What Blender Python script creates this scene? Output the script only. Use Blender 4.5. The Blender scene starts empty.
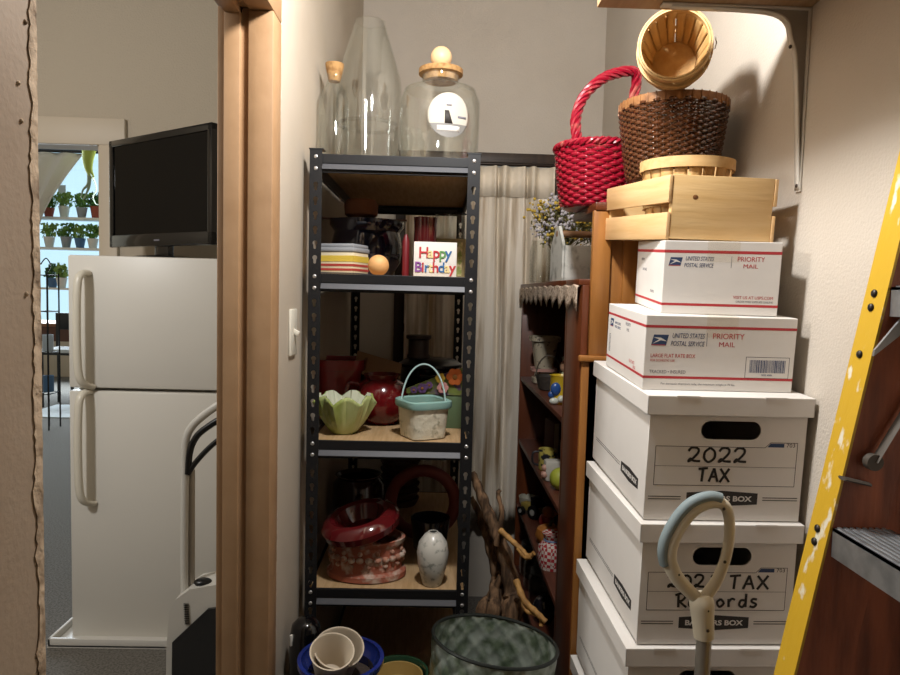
import bpy, bmesh, math, random
from mathutils import Vector, Matrix, Euler
random.seed(7)
PI = math.pi
C = bpy.context.scene.collection
EYE = 1.43

# ------------------------------------------------------------------ camera
F = 670.0
cam_d = bpy.data.cameras.new('camera'); cam = bpy.data.objects.new('camera', cam_d); C.objects.link(cam)
cam_d.sensor_width = 36; cam_d.lens = 36 * F / 900; cam_d.clip_start = .02
yaw, pitch, roll = math.atan(15 / F), math.atan(44.5 / F), math.radians(1.5)
fw = Vector((math.sin(yaw) * math.cos(pitch), math.cos(yaw) * math.cos(pitch), -math.sin(pitch)))
rt = fw.cross(Vector((0, 0, 1))).normalized(); up = rt.cross(fw)
R_ = rt * math.cos(roll) + up * math.sin(roll); U_ = up * math.cos(roll) - rt * math.sin(roll)
M = Matrix((R_, U_, -fw)).transposed().to_4x4(); M.translation = (0, 0, EYE)
cam.matrix_world = M
bpy.context.scene.camera = cam
O = Vector((0, 0, EYE))
def ray(x, y): return fw * F + R_ * (x - 450) - U_ * (y - 337.5)
def aY(x, y, Y): d = ray(x, y); return O + d * (Y / d.y)
def aX(x, y, X): d = ray(x, y); return O + d * (X / d.x)
def aZ(x, y, Z): d = ray(x, y); return O + d * ((Z - EYE) / d.z)

# ------------------------------------------------------------------ materials
def lin(c):
    if isinstance(c, str):
        c = [int(c[i:i + 2], 16) / 255 for i in (0, 2, 4)]
    return tuple((v / 12.92 if v <= .04045 else ((v + .055) / 1.055) ** 2.4) for v in c) + (1,)
def mat(name, col, rough=.6, metal=0, bump=None, var=None, coat=0, spec=.5, stretch=None, trans=0):
    m = bpy.data.materials.new(name); m.use_nodes = True
    nt = m.node_tree; b = nt.nodes['Principled BSDF']
    b.inputs['Base Color'].default_value = lin(col); b.inputs['Roughness'].default_value = rough
    b.inputs['Metallic'].default_value = metal; b.inputs['Coat Weight'].default_value = coat
    b.inputs['Specular IOR Level'].default_value = spec
    if var or bump:
        tc = nt.nodes.new('ShaderNodeTexCoord'); mp = nt.nodes.new('ShaderNodeMapping')
        nt.links.new(tc.outputs['Object'], mp.inputs['Vector'])
        if stretch: mp.inputs['Scale'].default_value = stretch
    if var:
        sc, col2, lo, hi = var
        n = nt.nodes.new('ShaderNodeTexNoise'); n.inputs['Scale'].default_value = sc; n.inputs['Detail'].default_value = 5
        nt.links.new(mp.outputs[0], n.inputs['Vector'])
        r = nt.nodes.new('ShaderNodeMapRange'); r.inputs['From Min'].default_value = lo; r.inputs['From Max'].default_value = hi
        nt.links.new(n.outputs['Fac'], r.inputs['Value'])
        mx = nt.nodes.new('ShaderNodeMix'); mx.data_type = 'RGBA'
        mx.inputs['A'].default_value = lin(col); mx.inputs['B'].default_value = lin(col2)
        nt.links.new(r.outputs[0], mx.inputs['Factor']); nt.links.new(mx.outputs['Result'], b.inputs['Base Color'])
    if bump:
        n = nt.nodes.new('ShaderNodeTexNoise'); n.inputs['Scale'].default_value = bump[0]; n.inputs['Detail'].default_value = 3
        nt.links.new(mp.outputs[0], n.inputs['Vector'])
        bp = nt.nodes.new('ShaderNodeBump'); bp.inputs['Strength'].default_value = bump[1]; bp.inputs['Distance'].default_value = .004
        nt.links.new(n.outputs['Fac'], bp.inputs['Height']); nt.links.new(bp.outputs[0], b.inputs['Normal'])
    return m
def glass(name, tint='f4f8f6', edge=.55, rough=.03, base=.05):
    m = bpy.data.materials.new(name); m.use_nodes = True; nt = m.node_tree; nt.nodes.clear()
    o = nt.nodes.new('ShaderNodeOutputMaterial'); t = nt.nodes.new('ShaderNodeBsdfTransparent'); g = nt.nodes.new('ShaderNodeBsdfGlossy')
    t.inputs[0].default_value = lin(tint); g.inputs['Roughness'].default_value = rough; g.inputs['Color'].default_value = (.95, .97, .96, 1)
    lw = nt.nodes.new('ShaderNodeLayerWeight'); lw.inputs['Blend'].default_value = .35
    mr = nt.nodes.new('ShaderNodeMapRange'); mr.inputs['To Min'].default_value = base; mr.inputs['To Max'].default_value = edge
    mx = nt.nodes.new('ShaderNodeMixShader')
    nt.links.new(lw.outputs['Facing'], mr.inputs['Value']); nt.links.new(mr.outputs[0], mx.inputs[0])
    nt.links.new(t.outputs[0], mx.inputs[1]); nt.links.new(g.outputs[0], mx.inputs[2]); nt.links.new(mx.outputs[0], o.inputs[0])
    return m
def checker(name, c1, c2, sc):
    m = mat(name, c1, .8); nt = m.node_tree
    tc = nt.nodes.new('ShaderNodeTexCoord'); k = nt.nodes.new('ShaderNodeTexChecker'); k.inputs['Scale'].default_value = sc
    k.inputs['Color1'].default_value = lin(c1); k.inputs['Color2'].default_value = lin(c2)
    nt.links.new(tc.outputs['Object'], k.inputs['Vector']); nt.links.new(k.outputs['Color'], nt.nodes['Principled BSDF'].inputs['Base Color'])
    return m
def wood(name, c1, c2, axis=2, sc=9, rough=.5, bump=.15):
    st = [6, 6, 6]; st[axis] = .5
    return mat(name, c1, rough, var=(sc, c2, .35, .68), stretch=tuple(st), bump=(sc * 3, bump))

MW = mat('wall_paint', 'c6bdb0', .75, bump=(170, .35), var=(2.2, 'c0b6a8', .4, .65))
MWL = mat('wall_paint_worn', 'b9ad9c', .75, bump=(150, .12), var=(3, 'b2a592', .45, .7))
MWF = mat('wall_paint_beyond', 'bdb09c', .8, bump=(120, .6))
MCEIL = mat('ceiling_paint', '8f887d', .8)
MTRIM = mat('tan_trim_paint', '9d7b58', .6, var=(14, '94724f', .4, .7), bump=(60, .1))
MTRIML = mat('beige_trim_paint', 'cbbca6', .5)
MCHIP = mat('chipped_plaster', 'd8cdbd', .9, bump=(90, .8), var=(40, '8a7a68', .55, .7))
MCARPET = mat('carpet_loop', '78746d', .95, bump=(260, 1.0), var=(120, '55524c', .4, .65))
MBLK = mat('black_powder_coat', '101012', .5, spec=.4)
MBLKP = mat('black_plastic', '0d0d0f', .35)
MGLOSSBLK = mat('black_gloss', '08080a', .12, coat=.5)
MPART = wood('particle_board', 'b2946e', 'a08258', 1, 20, .75)
MSTEEL = mat('steel', 'c9c9c9', .35, .9)
MALU = mat('aluminium', 'b9bcbe', .38, .85, var=(30, '9a9da0', .4, .7), bump=(80, .15))
MWHITE = mat('white_enamel', 'd9d5cc', .4, bump=(300, .06))
MCREAMH = mat('cream_plastic', 'dcd6c6', .35)
MCARD = mat('white_cardboard', 'dcd8d2', .75, bump=(25, .06), var=(5, 'd4cfc8', .45, .7))
MRED = mat('print_red', 'b23338', .7)
MNAVY = mat('print_navy', '2b3f63', .7)
MINK = mat('print_black', '2c2826', .7)
MGREY = mat('print_grey', '6d6b72', .75)
MPENW = mat('print_white', 'd9d6d0', .7)
MMARK = mat('marker_ink', '17140f', .5)
MPINE = wood('pine', 'dcbb86', 'cda66c', 0, 7, .55)
MPINEV = wood('pine_chip', 'c49d64', 'b0864c', 2, 7, .6)
MOAK = wood('golden_oak', 'a36d34', '8d5a28', 2, 8, .4)
MMAH = wood('reddish_brown_wood', '673419', '532812', 2, 7, .35)
MMAHD = wood('dark_red_wood', '5c3020', '482417', 1, 7, .45)
MWICK = mat('brown_wicker', '5f3820', .3, var=(60, '44260f', .4, .65), coat=.5)
MWICKR = mat('brown_wicker_rim', '9a6b40', .45, var=(50, '7d5230', .4, .65))
MREDW = mat('red_wicker', '960f28', .3, var=(26, 'c8786a', .6, .8), coat=.35)
MGLASS = glass('clear_glass', 'fdfdfc', .35, .03, .02)
MGLASS2 = glass('clear_glass_thick', 'fbfcfb', .42, .04, .02)
MCORK = mat('cork', 'a8814f', .85, bump=(120, .5), var=(80, '8a6438', .45, .65))
MBALL = mat('turned_wood_ball', 'd9b487', .5)

# ------------------------------------------------------------------ mesh builder
class MB:
    def __init__(s): s.bm = bmesh.new(); s.mi = 0; s.mats = []
    def use(s, m):
        if m not in s.mats: s.mats.append(m)
        s.mi = s.mats.index(m); return s
    def _fin(s, faces):
        for f in faces: f.material_index = s.mi
    def box(s, c, size, rot=None, bev=0):
        r = bmesh.ops.create_cube(s.bm, size=1)
        vs = r['verts']; bmesh.ops.scale(s.bm, vec=size, verts=vs)
        if bev:
            es = list({e for v in vs for e in v.link_edges})
            o = bmesh.ops.bevel(s.bm, geom=es, offset=bev, segments=2, affect='EDGES', profile=.5)
            vs = list({v for f in o['faces'] for v in f.verts} | {v for v in vs if v.is_valid})
        m = (rot.to_4x4() if rot else Matrix()); m.translation = Vector(c)
        bmesh.ops.transform(s.bm, matrix=m, verts=vs)
        s._fin({f for v in vs for f in v.link_faces}); return s
    def b2(s, lo, hi, bev=0):
        lo, hi = Vector(lo), Vector(hi)
        return s.box((lo + hi) / 2, tuple(abs(v) for v in (hi - lo)), None, bev)
    def grid(s, fn, nu, nv, cu=False, cv=False):
        V = [[s.bm.verts.new(fn(i, j)) for j in range(nv)] for i in range(nu)]
        fs = []
        for i in range(nu if cu else nu - 1):
            for j in range(nv if cv else nv - 1):
                q = (V[i][j], V[(i + 1) % nu][j], V[(i + 1) % nu][(j + 1) % nv], V[i][(j + 1) % nv])
                try: fs.append(s.bm.faces.new(q))
                except ValueError: pass
        s._fin(fs); return V
    def lathe(s, prof, n=32, m=None, sx=1, sy=1, fn=None):
        m = m or Matrix()
        def p(i, j):
            r, z = prof[j]; a = 2 * PI * i / n
            k = fn(a, j) if fn else 1
            return m @ Vector((r * k * sx * math.cos(a), r * k * sy * math.sin(a), z))
        V = s.grid(p, n, len(prof), True)
        for j in (0, len(prof) - 1):
            if prof[j][0] > 1e-5 and prof[0] != prof[-1]:
                try: s._fin([s.bm.faces.new([V[i][j] for i in range(n)])])
                except ValueError: pass
        return s
    def ltube(s, prof, n=32, m=None, **k):      # open lathe with no end caps
        m = m or Matrix()
        def p(i, j):
            r, z = prof[j]; a = 2 * PI * i / n
            return m @ Vector((r * math.cos(a), r * math.sin(a), z))
        s.grid(p, n, len(prof), True); return s
    def tube(s, path, r, n=8, closed=False, flat=1, cap=True):
        path = [Vector(p) for p in path]; N = len(path)
        rs = r if isinstance(r, (list, tuple)) else [r] * N
        fr = []; prev = None
        for i in range(N):
            a = path[(i - 1) % N] if (closed or i > 0) else path[i]
            b = path[(i + 1) % N] if (closed or i < N - 1) else path[i]
            t = (b - a).normalized()
            if prev is None:
                u = t.cross(Vector((0, 0, 1)))
                if u.length < .2: u = t.cross(Vector((0, 1, 0)))
                u.normalize()
            else: u = (prev - t * prev.dot(t)).normalized()
            prev = u; fr.append((u, t.cross(u)))
        def p(i, j):
            a = 2 * PI * j / n; u, v = fr[i]
            return path[i] + (u * math.cos(a) + v * math.sin(a) * flat) * rs[i]
        V = s.grid(p, N, n, closed, True)
        if not closed and cap:
            for i in (0, N - 1):
                try: s._fin([s.bm.faces.new(V[i])])
                except ValueError: pass
        return s
    def ball(s, c, r, seg=20, sc=(1, 1, 1), rot=None):
        o = bmesh.ops.create_uvsphere(s.bm, u_segments=seg, v_segments=max(6, seg * 2 // 3), radius=r)
        m = Matrix.Translation(Vector(c)) @ (rot.to_4x4() if rot else Matrix()) @ Matrix.Diagonal((*sc, 1))
        bmesh.ops.transform(s.bm, matrix=m, verts=o['verts'])
        s._fin({f for v in o['verts'] for f in v.link_faces}); return s
    def cyl(s, a, b, r, n=20, r2=None):
        return s.tube([a, b], [r, r if r2 is None else r2], n)
    def prism(s, poly, h, m=None):
        m = m or Matrix(); n = len(poly)
        a = [s.bm.verts.new(m @ Vector((x, y, 0))) for x, y in poly]; b = [s.bm.verts.new(m @ Vector((x, y, h))) for x, y in poly]
        fs = [s.bm.faces.new(a[::-1]), s.bm.faces.new(b)]
        for i in range(n): fs.append(s.bm.faces.new((a[i], a[(i + 1) % n], b[(i + 1) % n], b[i])))
        s._fin(fs); return s
    def _curve(s, cu, m):
        ob = bpy.data.objects.new('tmp', cu); C.objects.link(ob)
        dg = bpy.context.evaluated_depsgraph_get(); dg.update()
        me = bpy.data.meshes.new_from_object(ob.evaluated_get(dg)); me.transform(m)
        n0 = len(s.bm.faces); s.bm.from_mesh(me); s.bm.faces.ensure_lookup_table()
        for f in s.bm.faces[n0:]: f.material_index = s.mi
        bpy.data.objects.remove(ob); bpy.data.curves.remove(cu); bpy.data.meshes.remove(me); return s
    def plate(s, loops, th, m=None):            # flat plate with holes, thickness th, in local XY
        cu = bpy.data.curves.new('p', 'CURVE'); cu.dimensions = '2D'; cu.fill_mode = 'BOTH'; cu.extrude = th / 2
        for L in loops:
            sp = cu.splines.new('POLY'); sp.points.add(len(L) - 1); sp.use_cyclic_u = True
            for q, (x, y) in zip(sp.points, L): q.co = (x, y, 0, 1)
        return s._curve(cu, m or Matrix())
    def text(s, t, size, m, shear=0, al='LEFT', sx=1, ex=.0001, space=1, bold=0):
        cu = bpy.data.curves.new('t', 'FONT'); cu.body = t; cu.size = size; cu.shear = shear; cu.align_x = al; cu.extrude = ex
        cu.space_character = space; cu.resolution_u = 3; cu.offset = bold
        return s._curve(cu, m @ Matrix.Diagonal((sx, 1, 1, 1)))
    def build(s, name, m=None, parent=None, smooth=True, solid=0, loc=None, ang=40):
        bmesh.ops.recalc_face_normals(s.bm, faces=s.bm.faces)
        me = bpy.data.meshes.new(name); s.bm.to_mesh(me); s.bm.free()
        for x in (s.mats or [m]): me.materials.append(x)
        if smooth:
            me.polygons.foreach_set('use_smooth', [True] * len(me.polygons))
            me.set_sharp_from_angle(angle=math.radians(ang))
        o = bpy.data.objects.new(name, me); C.objects.link(o)
        if parent: o.parent = parent
        if loc is not None: o.location = loc
        if solid:
            md = o.modifiers.new('thickness', 'SOLIDIFY'); md.thickness = solid; md.offset = 0
        return o
def mark(o, label, cat, group=None):
    o['label'] = label; o['category'] = cat
    if group: o['group'] = group
    return o
def thing(name, label, cat, loc=(0, 0, 0), rot=(0, 0, 0), group=None):
    o = bpy.data.objects.new(name, None); C.objects.link(o); o.location = loc; o.rotation_euler = rot
    o.empty_display_size = .05
    return mark(o, label, cat, group)
def struct(o): o['kind'] = 'structure'; return o
def T(x, y, z): return Matrix.Translation((x, y, z))
def RX(a): return Matrix.Rotation(a, 4, 'X')
def RY(a): return Matrix.Rotation(a, 4, 'Y')
def RZ(a): return Matrix.Rotation(a, 4, 'Z')
FRONT = RX(PI / 2)                              # local XY plate stands up facing -Y
def smooth_path(P, n=6, closed=False):
    P = [Vector(p) for p in P]; out = []; N = len(P)
    for i in range(N if closed else N - 1):
        p1, p2 = P[i], P[(i + 1) % N]
        p0 = P[i - 1] if (closed or i > 0) else p1; p3 = P[(i + 2) % N] if (closed or i < N - 2) else p2
        for k in range(n):
            t = k / n
            out.append(.5 * ((2 * p1) + (p2 - p0) * t + (2 * p0 - 5 * p1 + 4 * p2 - p3) * t * t + (3 * p1 - p0 - 3 * p2 + p3) * t ** 3))
    if not closed: out.append(P[-1])
    return out

# ================================================================== SETTING
XL, XR, YB, YF = -.354, .735, 3.08, -2.6
WT = .100; XO = XL - WT                          # far face of the closet's left wall
CH = 3.0; DH = 2.025; D0, D1 = .606, 1.45           # ceiling, doorway head and ends
YW = 3.40; XF0 = -3.2
BX0, BX1, YG, CB = -9.0, -.6, 10.3, 3.75           # bright room beyond
m = MB(); m.b2((XO, YF, 0), (XL, D0, CH)); struct(m.build('wall_entry', mat('entry_wall_paint', '93806b', .75, bump=(150, .12), var=(6, '88745e', .45, .7)), smooth=False))
m = MB(); m.b2((XO, D1, 0), (XL, YB, CH)); m.b2((XO, D0, DH), (XL, D1, CH))
struct(m.build('wall_left', MWL, smooth=False))
m = MB(); m.b2((XO, YB, 0), (XR + .1, YB + .12, CH)); struct(m.build('wall_back', MW, smooth=False))
m = MB(); m.b2((XR, YF, 0), (XR + .1, YB, CH)); struct(m.build('wall_right', MW, smooth=False))
m = MB(); m.b2((XF0 - .1, YF - .1, 0), (XR + .1, YF, CH)); struct(m.build('wall_front', mat('wall_front_dimmed', '4a443c', .8), smooth=False))  # unseen wall behind the camera, coloured dark to cut bounced light
m = MB(); m.b2((XF0 - .1, YF, 0), (XF0, YW, CH)); struct(m.build('wall_outer', MWF, smooth=False))
o1, o2, oh = -2.75, aY(101.5, 200, YW).x, aY(70, 145, YW).z
m = MB(); m.b2((XF0, YW, 0), (o1, YW + .12, CB)); m.b2((o2, YW, 0), (XO, YW + .12, CB)); m.b2((o1, YW, oh), (o2, YW + .12, CB))
struct(m.build('wall_far', MWF, smooth=False))
m = MB(); m.b2((BX0, YF - .1, -.06), (XR + .1, YG + .3, 0)); struct(m.build('floor', MCARPET, smooth=False))
m = MB(); m.b2((XF0 - .1, YF - .1, CH), (XR + .1, YW, CH + .08)); m.b2((BX0, YW, CB), (BX1, YG + .2, CB + .08))
struct(m.build('ceiling', MCEIL, smooth=False))
m = MB(); m.b2((BX0 - .1, YW, 0), (BX0, YG, CB)); m.b2((BX1, YW + .12, 0), (BX1 + .1, YG, CB)); m.b2((BX0, YW, 0), (XF0, YW + .12, CB))
struct(m.build('wall_shop', MWF, smooth=False))
wz0, wz1, wx0, wx1 = .72, 3.45, -8.2, -3.2
m = MB(); m.b2((BX0, YG, 0), (BX1, YG + .15, wz0)); m.b2((BX0, YG, wz1), (BX1, YG + .15, CB)); m.b2((BX0, YG, wz0), (wx0, YG + .15, wz1)); m.b2((wx1, YG, wz0), (BX1, YG + .15, wz1))
struct(m.build('wall_street', MWF, smooth=False))
w = MB()
for x in (wx0 + .03, -6.6, -4.7, wx1 - .03): w.b2((x - .03, YG + .02, wz0), (x + .03, YG + .1, wz1))
w.b2((wx0, YG + .02, wz0), (wx1, YG + .1, wz0 + .06)); w.b2((wx0, YG + .02, wz1 - .06), (wx1, YG + .1, wz1))
wf = struct(w.build('window_2', MTRIML, smooth=False))
w = MB(); w.b2((wx0, YG + .055, wz0), (wx1, YG + .062, wz1)); w.build('pane', MGLASS, wf, smooth=False)

# near doorway trim : stepped jamb, stop, head and casing, painted tan
m = MB(); jy = D1
m.b2((XO - .004, jy - .02, 0), (XL - .001, jy - .001, DH - .0205))
sx0, sx1 = aY(222, 300, 1.41).x, aY(238, 300, 1.41).x; sx1 -= .035
m.b2((sx0, jy - .036, 0), (sx1 + .035, jy - .018, DH - .02), .002)
m.b2((XL - .045, jy - .028, 0), (XL + .007, jy + .045, DH - .0265), .003)
m.b2((XO - .008, jy - .026, 0), (XO + .012, jy + .06, DH - .0205), .002)
m.b2((XO - .004, D0, DH - .02), (XL - .001, jy, DH - .001)); m.b2((sx0, D0, DH - .036), (sx1 + .035, jy - .02, DH - .018), .002)
m.b2((XL - .045, D0, DH - .026), (XL + .007, jy + .045, DH + .06), .003)
m.b2((XO - .008, D0, DH - .02), (XO + .012, jy + .045, DH + .06), .002)
m.use(MTRIM); tr = struct(m.build('trim_1'))
def ragged(mb, x, y0, y1, z0, z1, j0, j1, th):
    n = int((z1 - z0) / .005); a_ = b_ = 0; rows = []
    for i in range(n + 1):
        a_ = .75 * a_ + random.uniform(-j0, j0); b_ = .75 * b_ + random.uniform(-j1, j1); rows.append((y0 + a_, y1 + b_, z0 + i * .005))
    mb.grid(lambda i, j: Vector((x + (th if j in (1, 2) else -.002), (rows[i][0] if j < 2 else rows[i][1]), rows[i][2])), n + 1, 4)
m = MB(); ragged(m, XL, jy + .044, jy + .056, .02, CH - .01, .0012, .0018, .004)
struct(m.build('trim_2', MCHIP, smooth=False))
m = MB(); ragged(m, XL, D0 - .010, D0 + .0005, .2, 2.6, .0022, .0005, .0012)
for (x, y) in ((25, 22), (18, 83), (21, 121), (26, 294)):
    p = aX(x, y, XL); m.ball(p, .0022, 8)
struct(m.build('trim_3', mat('chipped_edge', 'b09a80', .9, bump=(90, .8), var=(30, '6a5640', .5, .7)), smooth=False))
# far doorway casing
m = MB(); m.b2((o2, YW - .022, 0), (o2 + .085, YW, oh + .02), .004); m.b2((o1 - .1, YW - .026, oh), (aY(127, 125, YW).x, YW, aY(100, 119, YW).z), .004)
m.b2((o2 - .012, YW - .006, 0), (o2 + .004, YW + .13, oh), .002); m.b2((o1 - .09, YW - .022, 0), (o1, YW, oh), .004)
struct(m.build('trim_4', MTRIML))
# back window with dark casing behind the curtain
MDKW = wood('dark_casing', '3a2a1e', '2a1d14', 2, 8, .5)
cx0 = aY(394, 320, YB).x; wt_ = aY(520, 155, YB).z; wr = .56
m = MB(); m.b2((cx0, YB - .03, .55), (cx0 + .045, YB, wt_ - .045), .003); m.b2((cx0 - .0, YB - .035, wt_ - .05), (wr, YB, wt_), .003)
m.b2((wr - .045, YB - .03, .55), (wr, YB, wt_), .003); m.b2((cx0, YB - .05, .52), (wr, YB, .56), .003)
m.b2((cx0 + .04, YB - .018, 1.25), (wr - .04, YB - .002, 1.285))
wb = struct(m.build('window_1', MDKW))
m = MB(); m.b2((cx0 + .045, YB - .008, .56), (wr - .045, YB - .003, wt_ - .05)); m.build('pane', mat('pale_pane', 'b8bab4', .2, coat=.5), wb, smooth=False)

# ================================================================== curtain
c0, c1 = aY(403, 300, 2.97).x, .50; ct, cb = aY(515, 167, 2.97).z, aY(515, 520, 2.97).z
cur = thing('curtain', 'sheer beige curtain under clear crinkled plastic, hanging beside the black rack', 'curtain', ((c0 + c1) / 2, 2.97, cb))
ctm = mat('sheer_curtain', 'f1e6d4', .38, bump=(34, .5), var=(7, 'a08663', .48, .68), coat=.9, stretch=(4, 1, .22))
nt = ctm.node_tree; b = nt.nodes['Principled BSDF']; tl = nt.nodes.new('ShaderNodeBsdfTranslucent'); tl.inputs[0].default_value = lin('e0d4c0')
mx = nt.nodes.new('ShaderNodeMixShader'); mx.inputs[0].default_value = .1; out = nt.nodes['Material Output']
nt.links.new(b.outputs[0], mx.inputs[1]); nt.links.new(tl.outputs[0], mx.inputs[2]); nt.links.new(mx.outputs[0], out.inputs[0])
def curf(i, j):
    u = i / 160; v = j / 24; x = (u - .5) * (c1 - c0)
    w = .015 * math.sin(u * 62 + .5 * math.sin(u * 9)) + .008 * math.sin(u * 97 + 2 * v)
    return Vector((x + .008 * math.sin(u * 31 + v * 3), w * (.7 + .5 * v), v * (ct - cb)))
m = MB(); m.grid(curf, 161, 25); m.build('cloth', ctm, cur, solid=.0015)
m = MB(); m.grid(lambda i, j: curf(i, 24 - 2 * j) + Vector((0, -.006, 0)), 161, 2); m.build('header', mat('header_tape', 'e6dac6', .6), cur, solid=.002)
m = MB(); hz = ct - cb + .01; m.cyl((-(c1 - c0) / 2 - .03, .0, hz), ((c1 - c0) / 2 + .02, .0, hz), .009, 12)
for s in (-1, 1): m.box((s * ((c1 - c0) / 2), .035, hz), (.012, .08, .014))
m.build('rod', mat('dark_rod', '2a211b', .35, .6), cur)

# ================================================================== light switch
p = aX(291.5, 332, XL)
sw = thing('light_switch', 'cream toggle light switch on the wall beside the tan door casing', 'light switch', (XL, p.y, p.z - .057))
m = MB(); m.b2((0, -.036, 0), (.007, .036, .114), .003); m.build('plate', MCREAMH, sw)
m = MB(); m.box((.010, 0, .057), (.02, .010, .012), Euler((0, .5, 0)).to_matrix(), .002); m.build('toggle', MCREAMH, sw)

# ================================================================== storage rack
RX0, RX1, RY0, RY1 = -.332, .106, 1.75, 2.66
SH = [1.43 + .346, 1.43 + .040, 1.43 - .399, 1.43 - .802, 1.43 - 1.22]
rack = thing('storage_rack', 'black metal storage rack with keyhole posts and particle board shelves', 'shelving rack', ((RX0 + RX1) / 2, (RY0 + RY1) / 2, 0))
rl = Vector(rack.location)
def keyhole(x, z):
    L = [(x + .0062 * math.sin(a), z + .0062 * math.cos(a)) for a in [math.radians(d) for d in range(-140, 141, 20)]]
    return L + [(x + .0034, z - .013), (x + .002, z - .0155), (x - .002, z - .0155), (x - .0034, z - .013)]
PT = SH[0] + .012
for fx in (0, 1):
    for fy in (0, 1):
        x = RX0 if fx == 0 else RX1; y = RY0 if fy == 0 else RY1; sx = 1 if fx == 0 else -1; sy = 1 if fy == 0 else -1
        m = MB(); w = .032
        holes = []; z = .05
        while z < PT - .03:
            if min(abs(z - .004 - s + .018) for s in SH) > .030: holes.append(keyhole(x + sx * w / 2, z))
            z += .0375
        m.plate([[(x, 0), (x + sx * w, 0), (x + sx * w, PT), (x, PT)]] + holes, .0018, T(0, y, 0) @ FRONT)
        m.b2((x, y, 0), (x + sx * .002, y + sy * w, PT)); m.b2((x - .001, y - .001 * sy, 0), (x + sx * (w + .002), y + sy * .03, .012))
        m.b2((x - sx * .002, y - .002 * sy, PT), (x + sx * (w + .003), y + sy * .032, PT + .003))
        bmesh.ops.translate(m.bm, vec=-rl, verts=m.bm.verts)
        if fy == 0:
            m.use(MBLK); m.use(MSTEEL)
            for s in SH:
                for dz in (-.006, -.036): m.ball(Vector((x + sx * w / 2, y - .001, s + dz)) - rl, .0052, 12, (1, .5, 1))
        m.build('post', None if fy == 0 else MBLK, rack, smooth=False)
MLIP = mat('beam_lip_highlight', '4b4c50', .5, .2)  # highlight along the black beam's lower flange, put into a grey colour
for s in SH:
    m = MB(); m.b2((RX0 + .004, RY0 + .012, s - .012), (RX1 - .004, RY1 - .012, s)); bmesh.ops.translate(m.bm, vec=-rl, verts=m.bm.verts)
    m.build('shelf_board', MPART, rack, smooth=False)
    for fy in (0, 1):
        m = MB(); y = RY0 if fy == 0 else RY1; d = 1 if fy == 0 else -1
        m.use(MBLK); m.b2((RX0 + .03, y + d * .003, s - .022), (RX1 - .03, y + d * .012, s + .002), .001)
        m.b2((RX0 + .03, y + d * .004, s - .045), (RX1 - .03, y + d * .014, s - .036))
        m.use(MLIP)
        m.prism([(0, 0), (-.010, -.016), (-.006, -.016), (.004, 0)], RX1 - RX0 - .064, T(RX0 + .032, y + d * .006, s - .021) @ Matrix(((0, 0, 1, 0), (d, 0, 0, 0), (0, 1, 0, 0), (0, 0, 0, 1))))
        bmesh.ops.translate(m.bm, vec=-rl, verts=m.bm.verts); m.build('beam', None, rack, smooth=False)
    for fx in (0, 1):
        m = MB(); x = RX0 if fx == 0 else RX1; d = 1 if fx == 0 else -1
        m.b2((x + d * .003, RY0 + .03, s - .044), (x + d * .012, RY1 - .03, s + .002), .001)
        bmesh.ops.translate(m.bm, vec=-rl, verts=m.bm.verts); m.build('side_beam', mat('side_beam_coat', '2b2b2d', .4), rack, smooth=False) if s == SH[0] and fx == 0 else m.build('side_beam', MBLK, rack, smooth=False)

# ------------------------------------------------ glassware on the rack
zt = SH[0]
def lth(name, prof, matl, par, n=40, mm=None, **k):
    q = MB(); q.lathe(prof, n, mm, **k); return q.build(name, matl, par)
def shell(prof, t):                                # outer profile going up, then back down inside
    return prof + [(max(r - t, .0005), z + (t if i == 0 else 0)) for i, (r, z) in list(enumerate(prof))[::-1]]
p = aY(333.5, 150, 1.95); g = thing('glass_bottle', 'tall clear glass bottle with a cork stopper, left end of the rack top', 'bottle', (p.x, 1.95, zt))
lth('body', shell([(.036, 0), (.042, .006), (.042, .19), (.034, .215), (.023, .235), (.019, .25), (.021, .262)], .003), MGLASS2, g)
lth('cork', [(0, .243), (.016, .243), (.018, .25), (.026, .285), (.026, .292), (0, .292)], MCORK, g, 24)
p = aY(368, 150, 2.10); g = thing('glass_cloche', 'large clear glass vessel with a narrow conical open top on the rack', 'vase', (p.x, 2.10, zt))
hh = aY(365, 22, 2.10).z - zt
lth('body', shell([(.085, 0), (.093, .01), (.098, .12), (.101, hh * .55), (.097, hh * .64), (.050, hh * .96), (.045, hh * .995), (.047, hh)], .003), MGLASS2, g, 48)
lth('inner_ring', [(.086, hh * .33), (.0915, hh * .33), (.0915, hh * .35), (.086, hh * .35), (.086, hh * .33)], MGLASS2, g, 48)
p = aY(372, 150, 2.33); g = thing('pink_reflection_dish', 'added pale pink glass dish standing in for a pinkish reflection behind the conical vessel', 'dish', (p.x, 2.33, zt))  # dish added to give the pinkish reflection at the vessel's base
lth('bowl', shell([(.05, 0), (.08, .02), (.088, .085)], .004), glass('pink_reflection_tint', 'e3b9ac', .4, .05, .12), g)
p = aY(408, 150, 2.32); g = thing('glass_jar', 'short plain clear glass jar between the conical vessel and the lidded jar', 'jar', (p.x, 2.32, zt))
lth('body', shell([(.055, 0), (.062, .008), (.062, .16), (.05, .18), (.052, .20)], .003), MGLASS2, g)
p = aY(439, 150, 1.93); g = thing('lidded_jar', 'wide clear glass apothecary jar with a wooden ball lid and round label', 'jar', (p.x, 1.93, zt))
hj = aY(440, 86, 1.93).z - zt
lth('body', shell([(.098, 0), (.108, .012), (.113, hj * .5), (.113, hj * .80), (.100, hj * .94), (.066, hj * .995), (.056, hj), (.052, hj + .008), (.054, hj + .03)], .003), MGLASS2, g, 56)
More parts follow.
